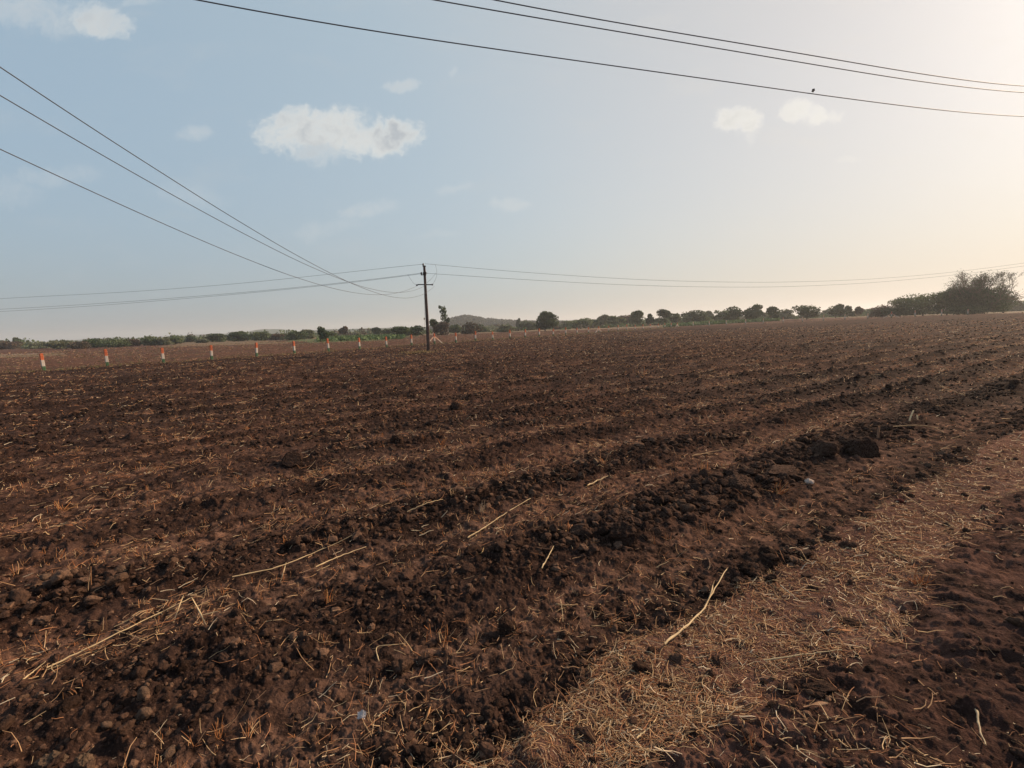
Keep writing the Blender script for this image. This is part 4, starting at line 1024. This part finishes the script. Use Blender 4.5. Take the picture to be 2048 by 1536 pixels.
def tree(px, ytop, ybase, wpx, kind, label, cat='tree', D=None, trunk=.2, seed=None, n=None, name='tree', group='trees along the far field edge', lobes=11, lean=0, ragged=.3, squeeze=1.0):
    rg = np.random.default_rng(int(px * 13 + ytop) if seed is None else seed)
    p, D = place(px, ybase, D); h = zat(px, ytop, D) - p.z; w = wpx / F * D
    if cat == 'tree' and lobes == 11: lobes = int(rg.integers(6, 13)); lean = rg.uniform(-.12, .12)
    t = empty(name, p); tag(t, label, cat, group)
    w *= rg.uniform(.92, 1.12); h *= 1.03; z0 = h * trunk * .6; n = n or int(min(9000, 1500 + 110 * w * h))
    pts, idx = crown_pts(w, w * .9, (h - z0), z0, n, rg, lobes, ragged, .13 if cat == 'tree' else .04)
    # fit the crown to its measured size
    ex = np.percentile(np.abs(pts[:, 0]), 98); pts[:, 0] *= w / 2 / max(ex, .01) * squeeze; zt_ = np.percentile(pts[:, 2], 99.5); pts[:, 2] = z0 + (pts[:, 2] - z0) * (h - z0) / (zt_ - z0)
    if lean: pts[:, 0] += lean * pts[:, 2]
    lf = max(.10, .0017 * D) * rg.uniform(.6, 1.5, len(pts))
    V, Fc, C = leaves(pts, lf, ctint(kind, len(pts), idx, rg), rg)
    tint_mesh('crown', V, Fc, C, t, M_LEAF, False)
    V, Fc = trunk_mesh(h * (trunk + .18), max(.06, .035 * min(w, h)), rg, 4 if cat == 'tree' else 5, .32 if cat == 'tree' else .7, lean)
    link('trunk', mesh_np('trunk', V, Fc, [M_BARK], True), t)
    return t
BU = dict(lobes=19, cat='bush', name='bush', trunk=.05, group='bushes along the far field edge')
T = tree
# left stretch
T(40, 676, 697, 15, 'mid', 'small round treetop standing above the scrub, far left', D=170)
T(12, 683, 703, 44, 'brown', 'greyish scrub bush at the left edge of the horizon', D=150, **BU)
T(75, 684, 704, 50, 'pale', 'pale scrub bush right above the nearest painted post', D=140, **BU)
T(122, 681, 707, 52, 'pale', 'wide pale olive bush between the first two painted posts', D=120, **BU)
T(160, 684, 708, 40, 'brown', 'dull brown low bush left of the second painted post', D=112, **BU)
T(190, 678, 704, 40, 'dark', 'dark green bush behind the second painted post', D=118, **BU)
T(232, 676, 702, 46, 'mid', 'largest green bush between the second and third painted posts', D=116, **BU)
T(262, 679, 699, 36, 'brown', 'brown tinged bush left of the third painted post', D=122, **BU)
T(300, 674, 696, 36, 'mid', 'olive bush just left of the third painted post', D=124, **BU)
T(328, 675, 695, 30, 'pale', 'pale leafy bush directly behind the third painted post', D=124, **BU)
T(350, 676, 694, 34, 'mid', 'rounded bush just right of the third painted post', D=128, **BU)
T(382, 672, 688, 20, 'dark', 'small upright dark tree left of the fourth painted post', D=160)
T(405, 678, 690, 24, 'pale', 'pale low bush left of the fourth painted post', D=140, **BU)
T(432, 668, 684, 34, 'mid', 'green bush behind and right of the fourth painted post', D=150, **BU)
T(480, 664, 684, 42, 'dark', 'dark bush with peaked top between fourth and fifth posts', D=146, **BU)
T(522, 664, 681, 38, 'mid', 'green bush right of the fifth painted post', D=142, **BU)
T(556, 668, 680, 26, 'brown', 'low brown bush between the fifth and sixth posts', D=140, **BU)
T(592, 662, 681, 44, 'mid', 'broad green bush behind the sixth painted post', D=132, **BU)
T(616, 660, 677, 30, 'pale', 'greyish bush left of the darkest round tree', D=150, **BU)
T(642, 655, 684, 32, 'dark', 'darkest round tree, behind the seventh painted post', trunk=.1, D=92)
T(660, 664, 678, 26, 'mid', 'small green bush touching the darkest round tree', D=130, **BU)
T(688, 654, 674, 16, 'brown', 'slim brownish tree at the edge of the green patch', D=160)
T(720, 665, 676, 26, 'pale', 'hazy low bush behind the green patch', D=200, **BU)
T(752, 656, 675, 18, 'dark', 'small dark round tree behind the green patch', D=160)
T(776, 659, 674, 22, 'mid', 'small green bush left of the two dark bushes', D=170, **BU)
T(802, 654, 675, 36, 'dark', 'left one of two dark rounded bushes left of the pole', trunk=.15, D=118, name='bush', cat='bush', group='bushes along the far field edge')
T(832, 653, 671, 36, 'dark', 'right one of two dark rounded bushes, nearest the pole', trunk=.1, D=128, name='bush', cat='bush', group='bushes along the far field edge')
T(870, 640, 668, 16, 'mid', 'small light tree just right of the pole', D=130)
T(882, 646, 669, 32, 'brown', 'reddish green bush at the foot of the tall slim tree', D=124, **BU)
T(909, 650, 668, 26, 'mid', 'grey green bush right of the tall slim tree', D=160, **BU)
def eucalyptus():
    D = 126; p, D = place(897, 668, D); t = empty('eucalyptus_tree', p); tag(t, 'tall slim tree with ragged leaning crown right of the pole', 'tree')
    rg = np.random.default_rng(4); k = D / F; pts = []; idx = []
    for i, (cx, cy, rx, ry) in enumerate([(882, 614, 3, 3), (888, 616, 6, 5), (886, 624, 5, 5), (891, 622, 5, 6), (888, 632, 6, 5), (893, 631, 4, 5), (889, 638, 6, 4), (895, 643, 4, 6), (890, 648, 4, 5), (898, 640, 3, 5), (885, 650, 3, 4)]):
        m_ = 90; v = rg.normal(size=(m_, 3)); v /= np.linalg.norm(v, axis=1)[:, None]; v *= rg.uniform(.4, 1.05, (m_, 1))
        pts.append(np.array([(cx - 897) * k, 0, zat(cx, cy, D) - p.z]) + v * np.array([rx * k, rx * k * 1.1, ry * k])); idx += [i] * m_
    pts = np.vstack(pts); V, Fc, C = leaves(pts, rg.uniform(.14, .3, len(pts)), ctint('dark', len(pts), np.array(idx), rg), rg); tint_mesh('crown', V, Fc, C, t, M_LEAF, False)
    s = np.linspace(0, 1, 10); H = zat(888, 616, D) - p.z
    P = np.stack([-1.1 * s ** 1.6, 0 * s, H * s - .2 * (1 - s)], 1); PP = [P]; RR = [np.linspace(.13, .03, 10)]
    for zf_, dx in ((.45, -.8), (.55, .5), (.65, -.6), (.75, -.5), (.6, -.9)):
        q = np.array([-1.1 * zf_ ** 1.6, 0, H * zf_]); PP.append(q + np.stack([dx * s, .3 * dx * s, .9 * s], 1)); RR.append(np.linspace(.05, .015, 10))
    V, Fc, _ = tubes(np.array(PP), np.array(RR), 7); link('trunk', mesh_np('trunk', V, Fc, [simple('pale_bark', (.3, .26, .22), .9)], True), t)
eucalyptus()
# middle
T(942, 646, 669, 34, 'brown', 'wide leafless brown bush in front of the hill', D=132, **BU)
T(965, 650, 668, 26, 'mid', 'grey bush under the right flank of the hill', D=170, **BU)
T(1008, 650, 667, 30, 'pale', 'hazy pale bush left of the largest round tree', D=150, **BU)
T(1037, 638, 655, 9, 'dark', 'tiny round treetop on the ridge left of the largest round tree', D=240)
T(1054, 643, 662, 36, 'pale', 'greyish bush touching the left of the largest round tree', D=180, **BU)
T(1090, 626, 662.5, 46, 'dark', 'largest dark round tree standing alone near the middle', trunk=.12, n=9000, lobes=16)
T(1118, 654, 664, 22, 'brown', 'low brown bush right of the largest round tree', D=170, **BU)
T(1135, 644, 660, 26, 'pale', 'pale bush on the ridge right of the largest round tree', D=200, **BU)
T(1162, 638, 658, 42, 'mid', 'broad green bush left of the second braced post', D=180, **BU)
T(1187, 640, 657, 24, 'dark', 'dark bush above the second braced post', D=185, **BU)
T(1210, 631, 655, 26, 'pale', 'pale rounded tree right of the second braced post', D=210)
T(1232, 633, 656, 36, 'mid', 'green spreading tree between the pale ones', D=185)
T(1256, 632, 652, 40, 'brown', 'brownish hazy bush left of a tall dark tree', D=215, **BU)
T(1276, 623, 652, 28, 'dark', 'dark tree with a round top left of the slim tree', D=170)
T(1301, 629, 650, 14, 'dark', 'slim dark tree between two taller trees', D=175)
T(1316, 637, 650, 24, 'mid', 'low green bush right of the slim dark tree', D=185, **BU)
T(1333, 620, 649, 28, 'dark', 'tall dark tree above the fence corner', D=165)
T(1353, 628, 647, 22, 'mid', 'smaller light tree right beside the tall tree at the corner', D=170)
T(1376, 626, 646, 22, 'dark', 'dark tree left of the broad green tree', D=180)
T(1394, 622, 646, 46, 'mid', 'broad round green tree behind the bright crop', D=165, lobes=14)
T(1417, 623, 644, 18, 'pale', 'pale thin tree right of the broad round tree', D=190)
T(1441, 622, 644, 30, 'mid', 'loose green tree left of the twin dark trees', D=175)
T(1468, 615, 643, 32, 'dark', 'left one of the twin dark trees', D=150)
T(1503, 611.5, 642, 36, 'dark', 'right and taller one of the twin dark trees', D=150)
T(1522, 626, 641, 24, 'pale', 'pale bush right of the twin dark trees', D=190, **BU)
T(1541, 615, 641, 28, 'dark', 'dark round tree alone right of the twin trees', D=140)
T(1572, 620, 641, 30, 'pale', 'pale hazy bush left of the wide olive tree', D=170, **BU)
T(1613, 612, 641, 50, 'mid', 'wide olive tree with feathery top', D=130, lobes=14)
T(1650, 621, 639, 26, 'pale', 'hazy pale bush left of the small dark tree', D=190, **BU)
T(1671, 610, 635, 25, 'dark', 'small dark round tree right of the wide olive tree', D=140)
T(1696, 613, 635, 18, 'mid', 'small green tree next to the dark round one', D=145)
T(1714, 615, 635, 15, 'brown', 'small leafless tree left of the thorn scrub', D=145)
T(1738, 619, 634, 34, 'pale', 'pale far bushes between leafless tree and thorn scrub', D=210, **BU)
# right: thorn scrub and the big thorn tree
T(1762, 612, 637, 50, 'brown', 'low brown scrub at the left end of the thorn thicket', D=112, **BU)
T(1800, 598, 637, 62, 'mid', 'bush with knobbly top in the thorn thicket', D=110, **BU)
T(1845, 590, 637, 76, 'mid', 'wide thorn bush rising left of the big thorn tree', D=108, **BU)
T(1893, 578, 637, 84, 'dark', 'dark dense thorn bush touching the big thorn tree', D=106, **BU)
T(2006, 576, 628, 54, 'mid', 'ragged thorn bush right of the big thorn tree', D=112, **BU)
T(2040, 603, 624, 60, 'pale', 'hazy hedge bush at the right edge', D=170, **BU)
T(1935, 612, 637, 70, 'dark', 'low dark thicket at the foot of the big thorn tree', D=101, **BU)
def thorn_tree():
    D = 104; p, D = place(1948, 634, D); t = empty('thorn_tree', p); tag(t, 'big spreading thorn tree with bare twiggy top at right', 'tree')
    rg = np.random.default_rng(8); H = zat(1955, 545, D) - p.z; P, R = [], []
    def grow(q, d, L, r, lv):
        k = 5; s = np.linspace(0, 1, k); bend = rg.normal(0, .18, 3); bend[2] = abs(bend[2]) * .3
        pts = q + d * L * s[:, None] + bend * L * (s ** 2)[:, None]; P.append(pts); R.append(np.linspace(r, r * .6, k))
        if lv == 0: return
        for _ in range(int(rg.integers(3, 5))):
            dd = (pts[-1] - pts[-2]); dd /= np.linalg.norm(dd); dd = dd + rg.normal(0, .48, 3); dd[2] += .10; dd /= np.linalg.norm(dd)
            grow(pts[int(rg.integers(2, k))], dd, L * rg.uniform(.55, .82), r * .55, lv - 1)
    for i in range(9):
        a = i * .7 + rg.uniform(-.2, .2); el = rg.uniform(.5, 1.35); d = np.array([math.cos(a) * math.cos(el), math.sin(a) * math.cos(el), math.sin(el)])
        grow(np.array([rg.normal(0, .3), rg.normal(0, .3), -.2]), d, H * .36, .16, 4)
    P = np.array(P); R = np.maximum(np.array(R), .022)
    zt_ = np.percentile(P[..., 2], 98.5); P[..., 2] *= H / zt_; hi = P[..., 2] > H * .93; P[..., 2] = np.where(hi, H * .93 + (P[..., 2] - H * .93) * .35, P[..., 2]); ex = np.percentile(np.abs(P[..., 0]), 99); P[..., 0] *= (66 / F * D) / ex; P[..., 1] *= .8
    P[..., 2] = np.maximum(P[..., 2], -.2)
    V, Fc, _ = tubes(P, R, 3); link('branches', mesh_np('branches', V, Fc, [M_TWIG], True), t)
    pts, idx = crown_pts(122 / F * D, 100 / F * D, H * .70, .1, 22000, rg, 22, .5)
    V, Fc, C = leaves(pts, rg.uniform(.12, .3, len(pts)), ctint('dark', len(pts), idx, rg), rg); tint_mesh('crown', V, Fc, C, t, M_LEAF, False)
    tips = np.repeat(P[:, -1], 3, axis=0); tips = tips + rg.normal(0, .22, tips.shape)
    tips = tips[(tips[:, 2] > 0)]
    V, Fc, C = leaves(tips, rg.uniform(.05, .15, len(tips)), ctint('dark', len(tips), np.arange(len(tips)), rg), rg); tint_mesh('fine_leaves', V, Fc, C, t, M_LEAF, False)
    print('thorn', len(P))
thorn_tree()

# far scrub belt, one mass
def scrub():
    rg = np.random.default_rng(31); n = 900; c = []; tn = []
    D = 165 * (420 / 165) ** rg.random(n); k = rg.uniform(-1.25, 1.25, n); x = k * D
    hh = rg.uniform(.8, 3.0, n) * (.7 + .001 * D) * (.5 + .8 * sstep(vnoise(x / 30, D / 30, 3), -.4, .6)); ww = rg.uniform(3, 9, n)
    kinds = rg.integers(0, 4, n); pal = np.array([GREENS['dark'][2], GREENS['mid'][1], GREENS['pale'][0], GREENS['brown'][1]])
    m_ = 46; v = rg.normal(size=(n, m_, 3)); v /= np.linalg.norm(v, axis=2, keepdims=True); v[..., 2] = np.abs(v[..., 2])
    v *= rg.uniform(.6, 1.1, (n, m_, 1)); z = macro(x, D)
    cen = np.stack([x, D, z], 1)[:, None, :] + v * np.stack([ww / 2, ww / 2, hh], 1)[:, None, :]
    V, Fc, C = leaves(cen.reshape(-1, 3), (rg.uniform(.5, 1.2, (n, m_)) * (.4 + .002 * D)[:, None]).ravel(), rgba(np.repeat(pal[kinds], m_, axis=0), n * m_, rg, .25), rg)
    o = tint_mesh('far_scrub', V, Fc, C, None, M_LEAF, False); tag(o, 'hazy belt of low scrub far beyond the field', 'scrub', kind='stuff')
scrub()
# green crop strips
def crop():
    rg = np.random.default_rng(41); P = []
    for a, b, d0, d1, n in ((640, 815, 95, 150, 4200), (1330, 1560, 132, 160, 6000)):
        D = rg.uniform(d0, d1, n); k = (rg.uniform(a, b, n) - CX) / F; P.append(np.stack([k * D, D, macro(k * D, D) + rg.uniform(.1, .55, n)], 1))
    P = np.vstack(P); V, Fc, C = leaves(P, rg.uniform(.25, .6, len(P)), rgba(np.array([(.10, .15, .06)]), len(P), rg, .3), rg)
    tag(tint_mesh('young_crop', V, Fc, C, None, M_LEAF, False), 'bright green strips of young crop beyond the fence', 'crop', kind='stuff')
crop()
# yellow grass at the pole foot
def pole_grass():
    rg = np.random.default_rng(51); n = 420; g = gpt(838, 706)
    x = g.x + rg.normal(0, .55, n); y = g.y + rg.normal(0, .5, n)
    V, Fc, C = straw(x, y, rg, .1, .3, .004, .008, .03, 1.2, 0, bend=1.0, cols=np.array([[.30, .21, .09], [.34, .24, .12], [.2, .17, .07]]))
    tag(tint_mesh('yellow_grass', V, Fc, C), 'small patch of yellow grass at the foot of the pole', 'grass', kind='stuff')
pole_grass()
# fallen dry grass lining the fence foot
def fence_grass():
    rg = np.random.default_rng(52); n = 6000; t = rg.random(n); t = t ** 1.5
    x = FP1.x - 6 + (FPC.x - FP1.x + 6) * t + rg.normal(0, .35, n); y = FP1.y - 7.5 + (FPC.y - FP1.y + 7.5) * t + rg.normal(0, .4, n)
    V, Fc, C = straw(x, y, rg, .08, .3, .003, .007, .03, 1.1, 0, bend=1.0, cols=np.array([[.33, .24, .12], [.22, .2, .09], [.2, .11, .07]]))
    tag(tint_mesh('fence_foot_grass', V, Fc, C), 'thin line of dry weeds along the foot of the painted fence', 'grass', kind='stuff')
fence_grass()

# ------------------------------------------------------------------ hills
M_HILL = grass_ground('scrubby_hill', (.030, .046, .028), (.05, .066, .038))
def hill(contour, D, depth, nm='hill'):
    cx = np.array([c[0] for c in contour], float); cy = np.array([c[1] for c in contour], float)
    n = 160; px = np.linspace(cx[0], cx[-1], n); py = np.interp(px, cx, cy)
    for _ in range(3): py[1:-1] = (py[:-2] + 2 * py[1:-1] + py[2:]) / 4
    py = py - .35 * np.abs(vnoise(px / 6, px * 0, 3)) - .25 * np.abs(vnoise(px / 2.3, px * 0 + 4, 5))
    s = np.linspace(-1, 1, 24); V = np.zeros((n, 24, 3))
    for i in range(n):
        r = ray(px[i], py[i]); top = HC + r.z / r.y * D; x0 = r.x / r.y
        d = D + s * depth; V[i, :, 0] = x0 * D + 0 * s; V[i, :, 1] = d; V[i, :, 2] = -.5 + (top + .5) * (1 - s * s) ** .8
    V[:, :, 2] += 1.0 * vnoise(V[:, :, 0] / 25, V[:, :, 1] / 25, 6) * (1 - s[None] ** 2) * .6
    i, j = np.meshgrid(np.arange(n - 1), np.arange(23), indexing='ij'); q = (i * 24 + j).ravel()
    me = mesh_np(nm, V.reshape(-1, 3), np.stack([q, q + 24, q + 25, q + 1], 1), [M_HILL], True); o = link(nm, me); o['kind'] = 'structure'; return V
HV = [hill([(868, 666), (893, 653), (908, 646), (922, 641), (935, 638.5), (946, 641), (970, 645), (1000, 648), (1040, 650.5), (1110, 652), (1200, 650)], 620, 110),
      hill([(600, 668), (640, 660), (700, 658.5), (880, 653), (1000, 648.5), (1250, 640.5), (1400, 637), (1500, 634), (1560, 634)], 900, 120),
      hill([(490, 672), (520, 664), (536, 658.7), (552, 658.7), (572, 664), (600, 670)], 1200, 150),
      hill([(-80, 690), (130, 684), (190, 678), (215, 677.5), (300, 676), (380, 671), (430, 667.5), (470, 669), (500, 675)], 1400, 150)]
def hill_trees():
    rg = np.random.default_rng(61); cen = []; V0 = HV[0]
    for _ in range(1100):
        i = int(rg.integers(8, 130)); j = int(rg.integers(2, 13)); c = V0[i, j]; r = rg.uniform(1.6, 4.2)
        v = rg.normal(size=(26, 3)); v /= np.linalg.norm(v, axis=1)[:, None]; cen.append(c + np.array([rg.uniform(-3, 3), 0, r * .6]) + v * r * np.array([1, 1, .8]))
    cen = np.vstack(cen); V, Fc, C = leaves(cen, rg.uniform(1, 2.2, len(cen)), rgba(np.array([(.035, .048, .028)]), len(cen), rg, .3), rg)
    tag(tint_mesh('hill_woodland', V, Fc, C, None, M_LEAF, False), 'dark scrubby woodland covering the wooded hill right of the pole', 'woodland', kind='stuff')
hill_trees()

# ------------------------------------------------------------------ dusty air
def haze():
    bm = bmesh.new(); bmesh.ops.create_cube(bm, size=1.0)
    for v in bm.verts: v.co = Vector((v.co.x * 9000, v.co.y * 9000, (v.co.z + .5) * 60 - 3.0))
    m = bpy.data.materials.new('dusty_air'); m.use_nodes = True; n = NT(m.node_tree)
    pv = n.n('ShaderNodeVolumePrincipled', {'Color': (.90, .92, .95, 1), 'Density': HAZE, 'Anisotropy': .35})
    n.n('ShaderNodeOutputMaterial', {1: pv.outputs[0]})
    o = finish(bm, 'haze', [m]); o['kind'] = 'stuff'; o['label'] = 'thin dusty air lying over the whole plain'
HAZE = .00048
haze()
